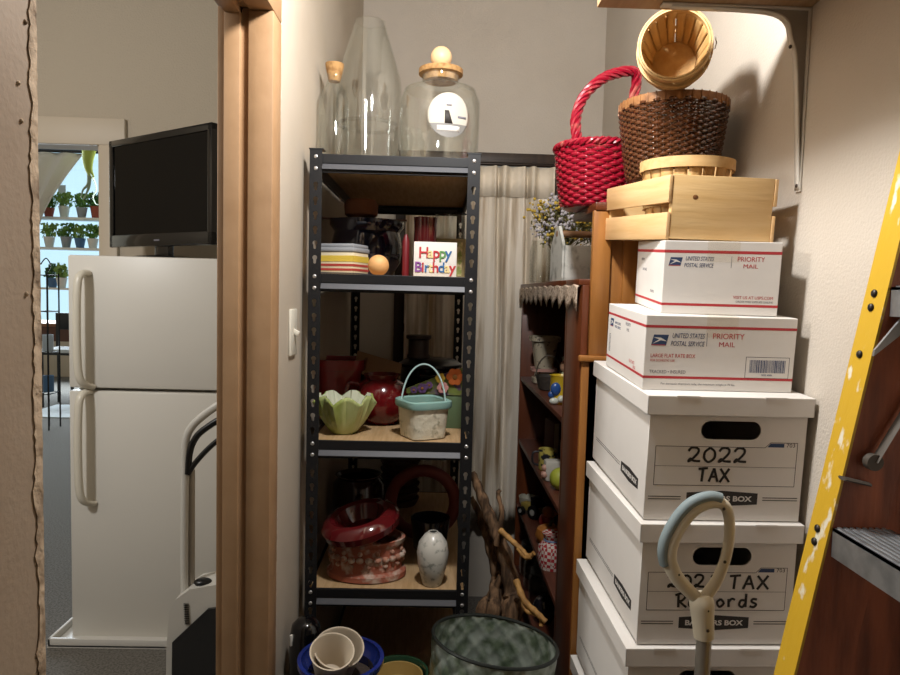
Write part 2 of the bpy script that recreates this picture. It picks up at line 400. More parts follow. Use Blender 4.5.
ld = lth('lid', [(0, hj + .012), (.047, hj + .012), (.050, hj + .026), (.062, hj + .03), (.062, hj + .044), (.045, hj + .047), (.022, hj + .056), (0, hj + .056)], MCORK, g, 32)
m = MB(); m.ball((0, 0, hj + .078), .030, 24); m.build('ball_knob', MBALL, ld)
m = MB(); rl_ = .0585; R = .1145; zc = aY(447, 116, 1.83).z - zt
pts = [(rl_ * math.cos(a), rl_ * math.sin(a)) for a in [2 * PI * i / 36 for i in range(36)]]
ang0 = -PI / 2 + .22
def onjar(x, y, d=0): a = ang0 + x / R; return Vector(((R + d) * math.cos(a), (R + d) * math.sin(a), zc + y))
def disc(mm, rr, y0, y1, d, n=24):
    rows = []
    for k in range(33):
        y = y0 + (y1 - y0) * (.5 - .5 * math.cos(PI * k / 32)); h = math.sqrt(max(rr * rr - y * y, 1e-8)); rows.append((y, h))
    mm.grid(lambda i, j: onjar((-1 + 2 * j / n) * rows[i][1], rows[i][0], d), 33, n + 1)
m.use(mat('label_white', 'b4aea2', .7)); disc(m, .0585, -.022, .0585, 0); m.use(mat('label_grey', '75736f', .6)); disc(m, .0585, -.0585, -.022, 0)
m.use(MINK); m.grid(lambda i, j: onjar(-.012 + .022 * i / 3 * (1 - .5 * j / 2), -.022 + .017 * j, .0006), 4, 3)
m.use(MGREY); m.grid(lambda i, j: onjar(-.008 + .014 * i / 3, .024 + .004 * j, .0006), 4, 2); m.grid(lambda i, j: onjar(.024 + .026 * i / 3, -.006 + .006 * j, .0006), 4, 2)
m.use(MPENW); m.grid(lambda i, j: onjar(-.032 + .062 * i / 6, -.042 + .014 * j, .0006), 7, 2)
m.build('label', None, g, solid=.0004)

# ------------------------------------------------ upper shelf of the rack
z1 = SH[1]
def px_base(xc, Y, Z): q = aY(xc, 290, Y); q.z = Z; return q
p = px_base(344, 1.845, z1); g = thing('keepsake_box', 'small cream box with red and yellow striped bands and a grey lid', 'box', p, (0, 0, -.35))
m = MB(); m.b2((-.05, -.045, 0), (.05, .045, .062), .002); m.build('body', mat('box_cream', 'd6c9a8', .7), g)
m = MB(); m.b2((-.053, -.048, .062), (.053, .048, .074), .003); m.b2((-.05, -.045, .074), (.05, .045, .084), .003); m.use(mat('box_lid_grey', '8f9296', .6)); m.build('lid', None, g)
m = MB()
for k, (c, z, h) in enumerate((('a83a32', .012, .006), ('a83a32', .024, .006), ('d0b342', .036, .016), ('3a3b40', .004, .003))):
    m.use(mat('band' + c, c, .7)); m.b2((-.0508, -.0458, z), (.0508, .0458, z + h))
m.build('bands', None, g, smooth=False)
p = px_base(366, 2.10, z1); g = thing('planter', 'large dark cobalt blue glazed pot at the back of the upper shelf', 'pot', p)
lth('body', shell([(.075, 0), (.105, .05), (.110, .10), (.100, .14), (.115, .16), (.115, .175)], .008), mat('cobalt_glaze', '14182f', .12, coat=.6), g, 48)
p = px_base(360, 2.08, z1 + .176); g = thing('clay_bowl', 'small brown clay bowl standing on the cobalt blue pot', 'bowl', p)
m = MB(); m.b2((-.14, -.012, 0), (.14, .012, .004)); m.build('wood_strip', MMAHD, g)
lth('body', shell([(.035, .004), (.050, .015), (.052, .045), (.044, .060)], .006), mat('brown_clay', '7d5138', .7), g)
p = px_base(378, 1.80, z1 + .0005); g = thing('wooden_ball', 'peach coloured wooden ball at the front edge of the upper shelf', 'ball', p)
m = MB(); m.ball((0, 0, .028), .028, 28); m.build('ball', mat('peach_ball', 'd9a468', .6), g)
p = px_base(434.5, 1.785, z1); g = thing('birthday_sign', 'white block sign reading Happy Birthday in coloured letters', 'sign', p, (-.05, 0, .03))
W = .114; H_ = .094
m = MB(); m.b2((-W / 2, 0, 0), (W / 2, .022, H_), .001); m.build('block', mat('white_canvas', 'd6d1c8', .8), g)
m = MB()
def letters(line, z, size, x0, step, cols):
    x = x0
    for ch, c, st in zip(line, cols, step):
        m.use(mat('letter_' + c, c, .6)); m.text(ch, size, T(x, -.0012, z) @ FRONT, ex=.0012, sx=.98, bold=.0006); x += st
Rr, Yy, Bb, Pp, Gg, Oo = 'b3262c', 'd9c48a', '2b5f92', '7a3f86', '5b8a4a', 'cf6a2c'
letters('Happy', .052, .040, -.045, (.0235, .0145, .0165, .0165, .016), (Rr, Yy, Rr, Gg, Bb))
letters('Birthday', .014, .038, -.055, (.0185, .0075, .0105, .0105, .0155, .016, .0145, .014), (Pp, Rr, Bb, Yy, Rr, Bb, Yy, Rr))
m.build('lettering', None, g)
p = px_base(424, 1.93, z1); g = thing('dark_red_vase', 'tall dark red glazed vase behind the birthday sign', 'vase', p)
lth('body', shell([(.03, 0), (.034, .01), (.032, .15), (.034, .172)], .004), mat('oxblood_glaze', '4a1416', .12, coat=.6), g, 28, fn=lambda a, j: 1 + .03 * math.cos(9 * a))
p = px_base(405, 1.87, z1); g = thing('red_candle', 'slim red candle standing left of the birthday sign', 'candle', p)
lth('stick', [(0, 0), (.010, 0), (.010, .10), (.004, .118), (0, .12)], mat('red_wax', '6a141b', .4), g, 16)
p = px_base(449, 2.02, z1); g = thing('picture_frame', 'small green and tan picture leaning behind the birthday sign', 'picture', p, (-.12, 0, -.15))
m = MB(); m.b2((-.045, 0, 0), (.045, .010, .125), .002); m.build('frame', mat('frame_tan', '8f8258', .6), g)
m = MB(); m.b2((-.036, -.001, .012), (.036, .001, .113)); m.build('picture', mat('leafy_print', '7f8a3c', .6, var=(60, 'c9b98a', .45, .6)), g)
for k, (xc, yy, lab) in enumerate(((441, 2.30, 'cut glass jar with a wire rim, left of two behind the sign'), (456, 2.30, 'cut glass jar with a wire rim, right of two behind the sign'))):
    p = px_base(xc, yy, z1); g = thing('cut_glass_jar', lab, 'jar', p, group='cut glass jars at the back of the upper shelf')
    lth('body', shell([(.024, 0), (.027, .01), (.027, .20), (.025, .225)], .003), MGLASS2, g, 12)
    m = MB(); m.tube([(.028 * math.cos(a), .028 * math.sin(a), .228) for a in [2 * PI * i / 24 for i in range(24)]], .002, 6, True); m.build('rim', MBLK, g)

# ------------------------------------------------ middle shelf of the rack
z2 = SH[2]
p = px_base(346, 1.865, z2); g = thing('leaf_bowl', 'green ceramic bowl shaped like cabbage leaves with a scalloped rim', 'bowl', p)
def leaf(i, j):
    a = 2 * PI * i / 60; v = j / 10
    lobe = abs(math.sin(a * 3.5)); r = .030 + .050 * v ** .7 + .006 * v * math.cos(7 * a) + .004 * v * math.cos(21 * a)
    z = .002 + .098 * v + .011 * v * v * (lobe - .5) * 2
    return Vector((r * math.cos(a), r * math.sin(a), z))
m = MB(); V = m.grid(leaf, 60, 11, True); m.bm.faces.new([V[i][0] for i in range(60)]); m.build('leaves', mat('leaf_glaze', '8c9a4a', .25, coat=.5, var=(18, 'b4bb84', .4, .7), stretch=(1, 1, .3)), g, solid=.004)
m = MB(); m.grid(lambda i, j: leaf(i, 10 - .9 * j) * (1 - .0) + Vector((-.0045 * math.cos(2 * PI * i / 60), -.0045 * math.sin(2 * PI * i / 60), .001)), 60, 8, True); m.build('inside', mat('pale_glaze', 'c9cbb4', .25, coat=.5), g)
p = px_base(426, 1.835, z2); g = thing('bail_pot', 'small cream pot with a leafy relief, teal rim and teal bail handle', 'pot', p, (0, 0, .5)); g.scale = (.92, .92, .97)
def sq(a, j): return 1 / (abs(math.cos(a)) ** 5 + abs(math.sin(a)) ** 5) ** .2
lth('body', shell([(.050, 0), (.056, .004), (.064, .088)], .004), mat('cream_relief', 'cfc8b2', .6, bump=(42, 1.0), var=(42, '8f8a70', .55, .7)), g, 48, fn=sq)
lth('rim', [(.062, .088), (.070, .088), (.0725, .095), (.0715, .107), (.066, .110), (.061, .106), (.062, .088)], mat('teal_glaze', '83a8a0', .35), g, 48, fn=sq)
m = MB(); m.tube([Matrix.Rotation(-.5, 3, 'Z') @ Vector((.066 * math.cos(a), .03 * math.sin(a), .09 + .115 * math.sin(a))) for a in [PI * i / 24 for i in range(25)]], .0026, 8); m.build('bail_handle', mat('teal_handle', 'a9c4c2', .35), g)
p = px_base(342, 2.12, z2); g = thing('square_planter', 'square dark red glazed planter at the back left of the middle shelf', 'planter', p)
m = MB(); m.lathe(shell([(.062, 0), (.072, .15), (.080, .152), (.082, .185)], .007), 48, None, fn=sq); m.build('body', mat('red_glaze', '8a2426', .25, coat=.4), g)
p = px_base(384, 2.02, z2); g = thing('red_jug', 'round dark red jug behind the leaf bowl', 'jug', p)
lth('body', shell([(.045, 0), (.078, .035), (.086, .075), (.07, .12), (.048, .135), (.055, .15)], .006), mat('jug_glaze', '5f1013', .15, coat=.6), g, 40)
m = MB(); m.tube(smooth_path([(-.07, 0, .115), (-.098, 0, .118), (-.108, 0, .085), (-.085, 0, .05)]), .008, 8); m.build('handle', mat('jug_glaze_handle', '6f1215', .15, coat=.6), g)
p = px_base(378, 2.21, z2); g = thing('cardboard_box', 'open brown cardboard box with a tilted flap at the back of the middle shelf', 'box', p, (0, 0, .15))
m = MB(); m.b2((-.062, -.05, 0), (.062, .05, .14)); m.build('body', mat('brown_card', '6d5138', .8), g, smooth=False)
m = MB(); m.box((.0, -.075, .155), (.15, .11, .004), Euler((.55, .28, .0)).to_matrix()); m.build('flap', mat('card_flap', '8a6c4d', .8), g, smooth=False)
p = px_base(432, 2.33, z2); g = thing('roasting_pot', 'wide black enamel pot with a lid at the back of the middle shelf', 'pot', p, (0, 0, PI / 2)); g.scale = (.86, .86, .9)
lth('body', shell([(.10, 0), (.118, .02), (.122, .155), (.13, .16)], .004), MGLOSSBLK, g, 48)
lth('lid', [(0, .162), (.128, .162), (.128, .17), (.10, .186), (0, .19)], MBLKP, g, 48)
m = MB()
for s in (-1, 1): m.tube(smooth_path([(s * .118, -.03, .13), (s * .15, -.03, .135), (s * .15, .03, .135), (s * .118, .03, .13)]), .006, 8)
m.build('handles', MBLKP, g)
p = px_base(420, 2.33, z2 + .1715); g = thing('wooden_stand', 'small dark turned wooden stand on the black pot lid', 'stand', p)
lth('body', [(0, 0), (.040, 0), (.040, .008), (.036, .014), (.036, .062), (.044, .068), (.044, .078), (0, .078)], mat('dark_turned_wood', '2e211a', .5), g, 28)
p = px_base(440, 1.99, z2); g = thing('floral_tin', 'green floral tin with a sloping flowered lid behind the cream pot', 'tin', p, (0, 0, -.12))
m = MB(); m.b2((-.085, -.03, 0), (.085, .03, .10), .004); m.build('body', mat('green_tin', '55684a', .4), g)
m = MB(); m.prism([(-.088, .10), (.088, .10), (.088, .185), (.045, .172), (-.088, .115)], .006, T(0, -.033, 0) @ FRONT @ T(0, 0, -.006))
m.build('flowered_panel', mat('flower_print', '6d7a3a', .5, var=(34, '5b3f66', .48, .6)), g, smooth=False)
m = MB()
for (x, z, r, c) in ((.055, .155, .024, 'c8682c'), (.012, .150, .014, 'c9a83a'), (.020, .122, .016, 'c58a86'), (-.04, .118, .014, '5a3f6e'), (-.065, .112, .010, '5a3f6e'), (-.02, .128, .010, '6a4a7c')):
    m.use(mat('petal' + c, c, .6))
    for k in range(6): a = k * PI / 3; m.ball((x + r * .6 * math.cos(a), -.041, z + r * .6 * math.sin(a)), r * .5, 10, (1, .15, 1))
    m.use(mat('eye' + c, '8a5a22', .6)); m.ball((x, -.044, z), r * .32, 10, (1, .3, 1))
m.build('flowers', None, g)

# ------------------------------------------------ lower shelf of the rack
z3 = SH[3]
MTERRA = mat('washed_terracotta', '9a5640', .8, bump=(45, .9), var=(34, 'b9a493', .5, .66))
p = px_base(370, 1.875, z3); p = Vector((p.x + .006, 1.86, z3)); g = thing('oval_planter', 'oval terracotta planter with whitewashed relief on the lower shelf', 'planter', p)
lth('body', shell([(.098, 0), (.112, .004), (.112, .018), (.100, .026), (.099, .095), (.106, .100), (.108, .112)], .010), MTERRA, g, 56, sy=.68)
m = MB()
for k in range(26):
    a = 2 * PI * k / 26; x, y = .100 * math.cos(a), .068 * math.sin(a)
    m.ball((x, y, .064), .011, 8, (1, 1, .8)); m.ball((x * 1.0, y * 1.0, .046 + .036 * (k % 2)), .007, 8)
m.build('relief', mat('relief_wash', 'a5745e', .85, bump=(60, .6), var=(50, 'c0ad9d', .45, .6)), g)
g = thing('ring_bowl', 'glossy dark red bowl with a rolled rim, lying tilted on the oval planter', 'bowl', p + Vector((-.006, -.002, .104)), (.14, -.22, 0))
prof = [(0, .016), (.05, .012), (.085, .018), (.108, .036), (.112, .055), (.100, .074), (.082, .080), (.070, .074), (.066, .060), (.05, .034), (0, .030)]
lth('body', prof, mat('oxblood_gloss', '571417', .10, coat=.8), g, 56)
p = px_base(437, 1.80, z3); p.x += .006; g = thing('white_vase', 'small white egg-shaped vase with grey floral crackle', 'vase', p)
lth('body', shell([(.023, 0), (.027, .004), (.041, .06), (.044, .09), (.039, .118), (.024, .140), (.014, .146), (.014, .148)], .004), mat('vase_white', 'c9c6bc', .3, coat=.4, var=(60, '8f9086', .54, .66)), g, 40)
p = px_base(428, 2.15, z3); g = thing('red_hoop', 'dull red clay hoop standing at the back of the lower shelf', 'hoop', p)
m = MB(); m.tube([(.105 * math.cos(a), 0, .118 + .105 * math.sin(a)) for a in [2 * PI * i / 40 for i in range(40)]], .020, 12, True, .9); m.build('ring', mat('red_clay', '6f2b1e', .55), g)
p = px_base(436, 2.0, z3); g = thing('navy_bowl', 'dark navy glazed bowl behind the white vase', 'bowl', p)
lth('body', shell([(.03, 0), (.05, .03), (.060, .12)], .005), mat('navy_glaze', '11161f', .15, coat=.5), g)
p = px_base(362, 2.25, z3); g = thing('dark_pot', 'dark brown glazed pot in the shadow behind the tilted bowl', 'pot', p)
lth('body', shell([(.06, 0), (.09, .06), (.085, .15), (.07, .17), (.078, .18)], .006), mat('brown_glaze', '2c1510', .15, coat=.5), g)
p = px_base(378, 2.42, z3 + .0); g = thing('clay_saucer_stack', 'stack of dark clay saucers at the back of the lower shelf', 'saucers', (p.x + .09, 2.5, z3))
for k in range(6): lth('saucer', [(0, .028 * k), (.06, .028 * k), (.075, .028 * k + .026), (.07, .028 * k + .026), (.056, .028 * k + .006), (0, .028 * k + .006)], mat('saucer_clay', '4a2a1e', .7), g, 32)

# ================================================================== tubs and pots on the floor
zr = aY(341, 648, 1.47).z; p = aY(341, 660, 1.47)
g = thing('blue_planter', 'deep cobalt blue glazed planter on the floor in front of the rack', 'planter', (p.x, 1.47, 0))
hb = zr - .02
lth('body', shell([(.075, 0), (.083, .05), (.088, hb * .8), (.083, hb - .03), (.097, hb - .012), (.097, hb)], .009), mat('blue_glaze', '1c2a6b', .14, coat=.6), g, 48)
lth('soil', [(0, hb - .06), (.070, hb - .06), (.074, hb - .05), (0, hb - .045)], mat('dry_soil', '3a2f28', .95, bump=(60, 1)), g, 32)
MCUP = mat('bisque_cup', 'b3a590', .6)
for k, (xo, yo, lab, tl_) in enumerate(((-.022, -.020, 'cream tapered cup tilted in the blue planter, in front of its twin', -.10), (-.012, .006, 'cream tapered cup tilted in the blue planter, behind its twin', .05))):
    g = thing('cup', lab, 'cup', (p.x + xo, 1.47 + yo + .012 * k, hb - .035 - .012 * k), (.38, .12, 0), 'cream cups nested in the blue planter')
    r0 = .046 if k == 0 else .053
    lth('body', shell([(r0 * .62, 0), (r0 * .68, .004), (r0, .078), (r0 * 1.06, .082)], .003), MCUP, g, 36)
p2 = aY(396, 668, 1.60); g = thing('green_bowl', 'tall dark green pot with a yellow inner rim behind the blue planter', 'pot', (p2.x + .005, 1.61, 0))
hg = aY(396, 656, 1.68).z
lth('body', shell([(.05, 0), (.06, .05), (.072, hg - .01), (.076, hg)], .006), mat('green_glaze', '24402c', .2, coat=.5), g, 40)
m = MB(); m.lathe([(0, hg - .05), (.05, hg - .04), (.062, hg - .008), (.058, hg - .008), (.048, hg - .036), (0, hg - .044)], 40); m.build('yellow_liner', mat('yellow_glaze', '9c8148', .5), g)
p = aY(305, 620, 1.62); g = thing('black_canister', 'narrow glossy black canister between the wall and the blue planter', 'canister', (-.302, 1.615, 0))
lth('body', [(0, 0), (.036, 0), (.040, .02), (.040, p.z - .04), (.034, p.z - .008), (.02, p.z + .006), (0, p.z + .008)], MGLOSSBLK, g, 32)
m = MB(); m.box((-.03, -.028, p.z - .035), (.008, .006, .028), Euler((0, 0, .8)).to_matrix(), .002); m.build('mark', mat('canister_highlight', 'cfcac0', .6), g)  # white highlight on the gloss black, built as a small pale block

ptc = aY(494, 648, 1.56); zt2 = ptc.z
SHT = Vector((zt2 * .11, zt2 * .10, 0))
g = thing('metal_tub', 'pale green galvanised tub with a quilted diamond pattern, in front of the driftwood', 'tub', (ptc.x - SHT.x + .003, 1.57 - SHT.y, .022), (-.10, .11, 0))
def tubr(z): return .115 + .036 * z / zt2
def quilt(a, z):
    q = 8; s_ = (a * q / PI + z * 17) % 1; t_ = (a * q / PI - z * 17) % 1
    e = min(min(s_, 1 - s_), min(t_, 1 - t_)); return .005 * (1 - min(1, e * 5)) - .002
def tubf(i, j, sg, n=176, mz=70):
    a = 2 * PI * i / n; z = zt2 * (.0 + j / mz); r = tubr(z) + sg * quilt(a, z); return Vector((r * math.cos(a), r * math.sin(a), z))
m = MB(); V = m.grid(lambda i, j: tubf(i, j, -1), 176, 71, True); m.bm.faces.new([V[i][0] for i in range(176)])
m.build('wall', mat('galvanised_green', 'a6afa5', .38, .45, var=(26, '66755f', .4, .65)), g, solid=.0015)
m = MB(); m.tube([(tubr(zt2) * math.cos(a), tubr(zt2) * math.sin(a), zt2) for a in [2 * PI * i / 64 for i in range(64)]], .0045, 8, True); m.build('rim', mat('dark_tub_rim', '2f3330', .4, .5), g)

# driftwood
MDRIFT = mat('driftwood_bark', '8a6a4c', .85, bump=(70, 1), var=(24, '45311f', .38, .62), stretch=(3, 3, .6))
MGOLD = mat('peeled_branch', 'b5884a', .7, bump=(60, .6), var=(30, '7a5427', .4, .65))
base = Vector((.165, 1.98, 0)); g = thing('driftwood', 'tall bundle of brown driftwood with peeled golden branches behind the tub', 'driftwood', base)
def pp(pts): return [aY(*q) - base for q in pts]
def limb(name, pts, r0, r1, matl, foot=None):
    P = pp(pts)
    if foot: P = [Vector(foot)] + P
    P = smooth_path(P, 6); N = len(P); q = MB()
    q.tube(P, [(r0 + (r1 - r0) * i / (N - 1)) * (1 + .13 * math.sin(i * 1.9)) for i in range(N)], 9); return q.build(name, matl, g)
limb('trunk', [(511, 620, 1.95), (512, 590, 1.97), (503, 550, 1.98), (489, 515, 2.0), (478, 487, 2.02), (472, 472, 2.03)], .036, .010, MDRIFT, (0, 0, 0))
limb('trunk', [(505, 622, 2.0), (500, 585, 2.03), (490, 545, 2.05), (482, 520, 2.06), (471, 497, 2.08)], .030, .008, MDRIFT, (-.03, .05, 0))
limb('trunk', [(492, 620, 1.98), (494, 600, 2.0), (497, 560, 2.06), (490, 540, 2.1), (478, 520, 2.1)], .026, .010, MDRIFT, (-.05, .0, 0))
limb('trunk', [(480, 620, 2.0), (490, 598, 2.02), (503, 575, 2.0)], .024, .012, MDRIFT, (-.06, .03, 0))
limb('branch', [(496, 545, 1.95), (502, 515, 1.94), (498, 495, 1.95), (500, 490, 1.95)], .008, .006, MDRIFT)
limb('branch', [(500, 530, 1.93), (512, 541, 1.90), (521, 549, 1.88), (528, 556, 1.86), (534, 553, 1.85)], .009, .006, MGOLD)
limb('branch', [(518, 548, 1.885), (525, 557, 1.865), (531, 557, 1.85)], .007, .006, MGOLD)
limb('branch', [(516, 580, 1.90), (524, 600, 1.86), (536, 612, 1.83), (546, 622, 1.81)], .010, .008, MGOLD)
limb('branch', [(522, 596, 1.87), (526, 610, 1.85), (540, 616, 1.83), (541, 626, 1.82)], .008, .006, MGOLD)

# ================================================================== bookcase along the right wall
BXF, BY0, BY1 = .375, 1.905, 2.92
BT = EYE + .045; BS = [EYE - .355, EYE - .63, EYE - .915, EYE - 1.2, .06]
bc = thing('bookcase', 'reddish brown wooden bookcase with lace edging, facing the rack', 'bookcase', ((BXF + XR) / 2, (BY0 + BY1) / 2, 0)); bl = Vector(bc.location)
def bpart(name, lo, hi, matl, par=bc, off=bl, bev=.002):
    q = MB(); q.b2(Vector(lo) - off, Vector(hi) - off, bev); return q.build(name, matl, par)
bpart('side_panel', (BXF, BY0, 0), (XR - .004, BY0 + .022, BT - .016), MMAH)
bpart('side_panel', (BXF, BY1 - .022, 0), (XR - .004, BY1, BT - .016), MMAH)
bpart('top', (BXF - .008, BY0 - .006, BT - .016), (XR - .002, BY1 + .004, BT), MMAH)
bpart('top_cap', (BXF - .008, 1.724, BT - .016), (.60, BY0 - .0062, BT), MMAH)
bpart('face_stile', (BXF, 1.712, 0), (BXF + .018, BY0 - .001, BT - .016), MMAH)
bpart('back_panel', (XR - .012, BY0 + .022, .05), (XR - .004, BY1 - .022, BT - .016), MMAHD)
for s in BS: bpart('shelf', (BXF + .003, BY0 + .022, s - .018), (XR - .012, BY1 - .022, s), MMAHD)
m = MB(); n = 90; zl = BT - .001
def lace(i, j):
    y = 1.728 + (BY1 - 1.728) * i / n; d = .050 + .032 * abs((i % 9) / 9 - .5) * 2
    return Vector((BXF - .011 - .002 * math.sin(i * .8), y, zl - d * j / 4)) if j else Vector((BXF + .03, y, BT + .0012))
m.grid(lambda i, j: lace(i, j), n + 1, 5)
mark(m.build('lace_runner', mat('old_lace', 'cfbba6', .85, bump=(200, 1), var=(120, '8f7c68', .5, .6)), solid=.0015), 'beige lace runner with a zigzag edge hanging from the bookcase top', 'lace runner')

# on top of it
p = aY(572, 285, 2.25); MWB = mat('chalky_white_wood', 'c7c6bd', .8, var=(30, '9b9a90', .5, .66), bump=(60, .4))
g = thing('flower_box', 'worn white wooden tote box with sloping handle ends on the bookcase', 'tote box', (.475, 2.18, BT + .003), (0, 0, .06))
m = MB(); m.b2((-.085, -.08, .0), (.085, -.07, .11), .001); m.b2((-.085, .07, .0), (.085, .08, .11), .001); m.b2((-.085, -.08, 0), (.085, .08, .008)); m.build('box', MWB, g)
for s in (-1, 1):
    m = MB(); m.prism([(-.08, 0), (.08, 0), (.08, .11), (.02, .175), (-.02, .175), (-.08, .11)], .009, T(s * .085 - .0045, 0, 0) @ Matrix(((0, 0, 1, 0), (1, 0, 0, 0), (0, 1, 0, 0), (0, 0, 0, 1)))); m.build('end_board', MWB, g, smooth=False)
m = MB(); m.cyl((-.09, 0, .152), (.09, 0, .152), .011, 14); m.build('handle_bar', mat('brown_dowel', '8c6646', .6), g)
g = thing('flower_vase', 'clear square glass vase holding dried flowers on the bookcase', 'vase', (.425, 2.38, BT + .003))
m = MB(); m.lathe(shell([(.028, 0), (.034, .006), (.036, .15), (.040, .165)], .003), 24, fn=sq); m.build('body', MGLASS2, g)
g = thing('glass_tumbler', 'clear straight glass jar left of the dried flowers on the bookcase', 'jar', (.405, 2.62, BT + .003))
lth('body', shell([(.04, 0), (.044, .006), (.044, .12), (.038, .15), (.038, .165)], .003), MGLASS2, g)
g = thing('dried_flowers', 'bunch of dried yellow and pale lilac flowers in the glass vase', 'dried flowers', (.425, 2.38, BT + .012))
st = MB(); lv = MB(); fl = MB(); yl = MB()
for k in range(130):
    a = random.uniform(0, 2 * PI); e = random.uniform(0, 1) ** .6; ht = random.uniform(.17, .31)
    tip = Vector((.145 * e * math.cos(a) * random.uniform(.75, 1), .11 * e * math.sin(a), ht * (1.12 - .30 * e)))
    tip.x += .035
    mid = tip * .55; mid.x *= .35; mid.y *= .35
    st.tube(smooth_path([(random.uniform(-.012, .012), random.uniform(-.012, .012), .005), mid, tip], 3), .0013, 5)
    tgt = yl if random.random() < .28 else fl
    for q in range(9):
        d = Vector((random.gauss(0, .012), random.gauss(0, .012), random.gauss(0, .012))); tgt.ball(tip + d, random.uniform(.003, .0065), 6)
    for q in range(5):
        t = random.uniform(.6, 1.0); c = mid.lerp(tip, t); lv.box(c + Vector((random.gauss(0, .01), random.gauss(0, .01), random.gauss(0, .01))), (.016, .005, .0015), Euler((random.uniform(0, 3), random.uniform(0, 3), random.uniform(0, 3))).to_matrix())
st.build('stems', mat('dry_stem', '6d6338', .8), g); lv.build('leaves', mat('dry_leaf', '77754a', .8), g, smooth=False)
fl.build('lilac_blossoms', mat('pale_blossom', 'a9a3a6', .8), g); yl.build('yellow_blossoms', mat('yellow_blossom', 'b5983a', .8), g)

# bookcase shelf A
zA, zB, zC, zD = BS[0], BS[1], BS[2], BS[3]
p = aZ(545, 372, zA); g = thing('ceramic_lantern', 'cream ceramic lantern with a flared top on the highest bookcase shelf', 'lantern', (.445, 2.70, zA))
m = MB(); m.lathe(shell([(.042, 0), (.046, .004), (.046, .022), (.036, .028), (.033, .05), (.050, .17), (.060, .172), (.060, .19)], .005), 40, fn=sq); m.build('body', mat('lantern_cream', 'a59a84', .5, var=(60, '5b5347', .58, .63)), g)
m = MB(); m.lathe([(.047, .05), (.052, .05), (.052, .062), (.047, .062), (.047, .05)], 40, fn=sq); m.build('pink_band', mat('pink_band', 'b08478', .5), g)
g = thing('dark_basket', 'small dark bowl-shaped basket in front of the ceramic lantern', 'basket', (.432, 2.50, zA))
lth('body', shell([(.03, 0), (.038, .004), (.050, .055)], .004), mat('dark_wicker', '38312a', .7, bump=(90, 1)), g, 28)
m = MB(); m.tube([(.048 * math.cos(a), 0, .055 + .075 * math.sin(a)) for a in [PI * i / 16 for i in range(17)]], .003, 6); m.build('handle', mat('dark_wicker_handle', '4a4034', .7), g)
g = thing('yellow_mug', 'yellow and blue painted ceramic mug on the highest bookcase shelf', 'mug', (.42, 2.19, zA))
m = MB(); m.lathe(shell([(.030, 0), (.036, .006), (.036, .09), (.039, .094)], .003), 28); m.build('body', mat('yellow_ceramic', 'c7a72a', .3), g)
m = MB(); m.ball((-.022, -.03, .052), .018, 14, (1, .6, 1.2)); m.ball((-.034, -.022, .032), .012, 12, (1, .7, 1)); m.build('blue_blob', mat('blue_ceramic', '2a4d8a', .3), g)
m = MB(); m.ball((-.026, -.03, .012), .014, 12, (1.2, .7, .8)); m.ball((-.005, -.035, .02), .012, 12); m.build('white_blob', mat('white_ceramic', 'bfc2b6', .3), g)
g = thing('cream_pitcher', 'small grey green ceramic pitcher behind the yellow mug', 'pitcher', (.53, 2.62, zA))
lth('body', shell([(.025, 0), (.036, .03), (.034, .07), (.026, .10), (.03, .115)], .003), mat('grey_green_glaze', '9a9c84', .4), g, 24)
g = thing('doll_figure', 'tiny standing doll in a pale green dress on the highest bookcase shelf', 'doll', (.455, 2.31, zA))
lth('dress', [(0, 0), (.028, 0), (.022, .05), (.012, .09), (0, .09)], mat('pale_green_cloth', 'a3ab8a', .8), g, 20)
m = MB(); m.ball((0, 0, .108), .018, 16); m.build('head', mat('doll_skin', 'b98f72', .6), g)
m = MB(); m.ball((.003, .004, .113), .0195, 14); m.build('hair', mat('doll_hair', '5b3526', .8), g)
# shelf B
g = thing('brown_book', 'plain dark brown book standing on the second bookcase shelf', 'book', (.48, 2.66, zB), (0, 0, .2))
m = MB(); m.b2((-.012, -.05, 0), (.012, .05, .13), .002); m.build('cover', mat('book_brown', '54301f', .7), g)
m = MB(); m.b2((-.009, -.052, .004), (.009, -.0495, .126)); m.build('pages', mat('book_pages', 'a89a80', .8), g)
g = thing('striped_mug', 'yellow and black mug on the second bookcase shelf', 'mug', (.418, 2.39, zB))
lth('body', shell([(.028, 0), (.032, .005), (.032, .075)], .003), mat('mug_bands', 'c2b25a', .4, var=(38, '2a2a30', .52, .56)), g, 24)
m = MB(); m.tube(smooth_path([(-.03, -.0, .065), (-.052, -.0, .06), (-.052, 0, .025), (-.03, 0, .015)]), .004, 8); m.build('handle', mat('mug_dark_handle', '26262b', .4), g)
g = thing('white_figurine', 'white boxy figurine with pale pink details on the second bookcase shelf', 'figurine', (.415, 2.25, zB))
m = MB(); m.b2((-.03, -.025, 0), (.03, .025, .07), .008); m.build('body', mat('figurine_white', 'b9b4a8', .5), g)
m = MB(); m.ball((-.03, -.012, .045), .012, 12); m.ball((-.03, -.012, .022), .014, 12); m.build('pink_detail', mat('figurine_pink', 'b58a78', .5), g)
g = thing('green_ball', 'yellow green ball at the near end of the second bookcase shelf', 'ball', (.42, 2.14, zB))
m = MB(); m.ball((0, 0, .036), .036, 20); m.build('ball', mat('lime_ball', '9aa037', .5), g)
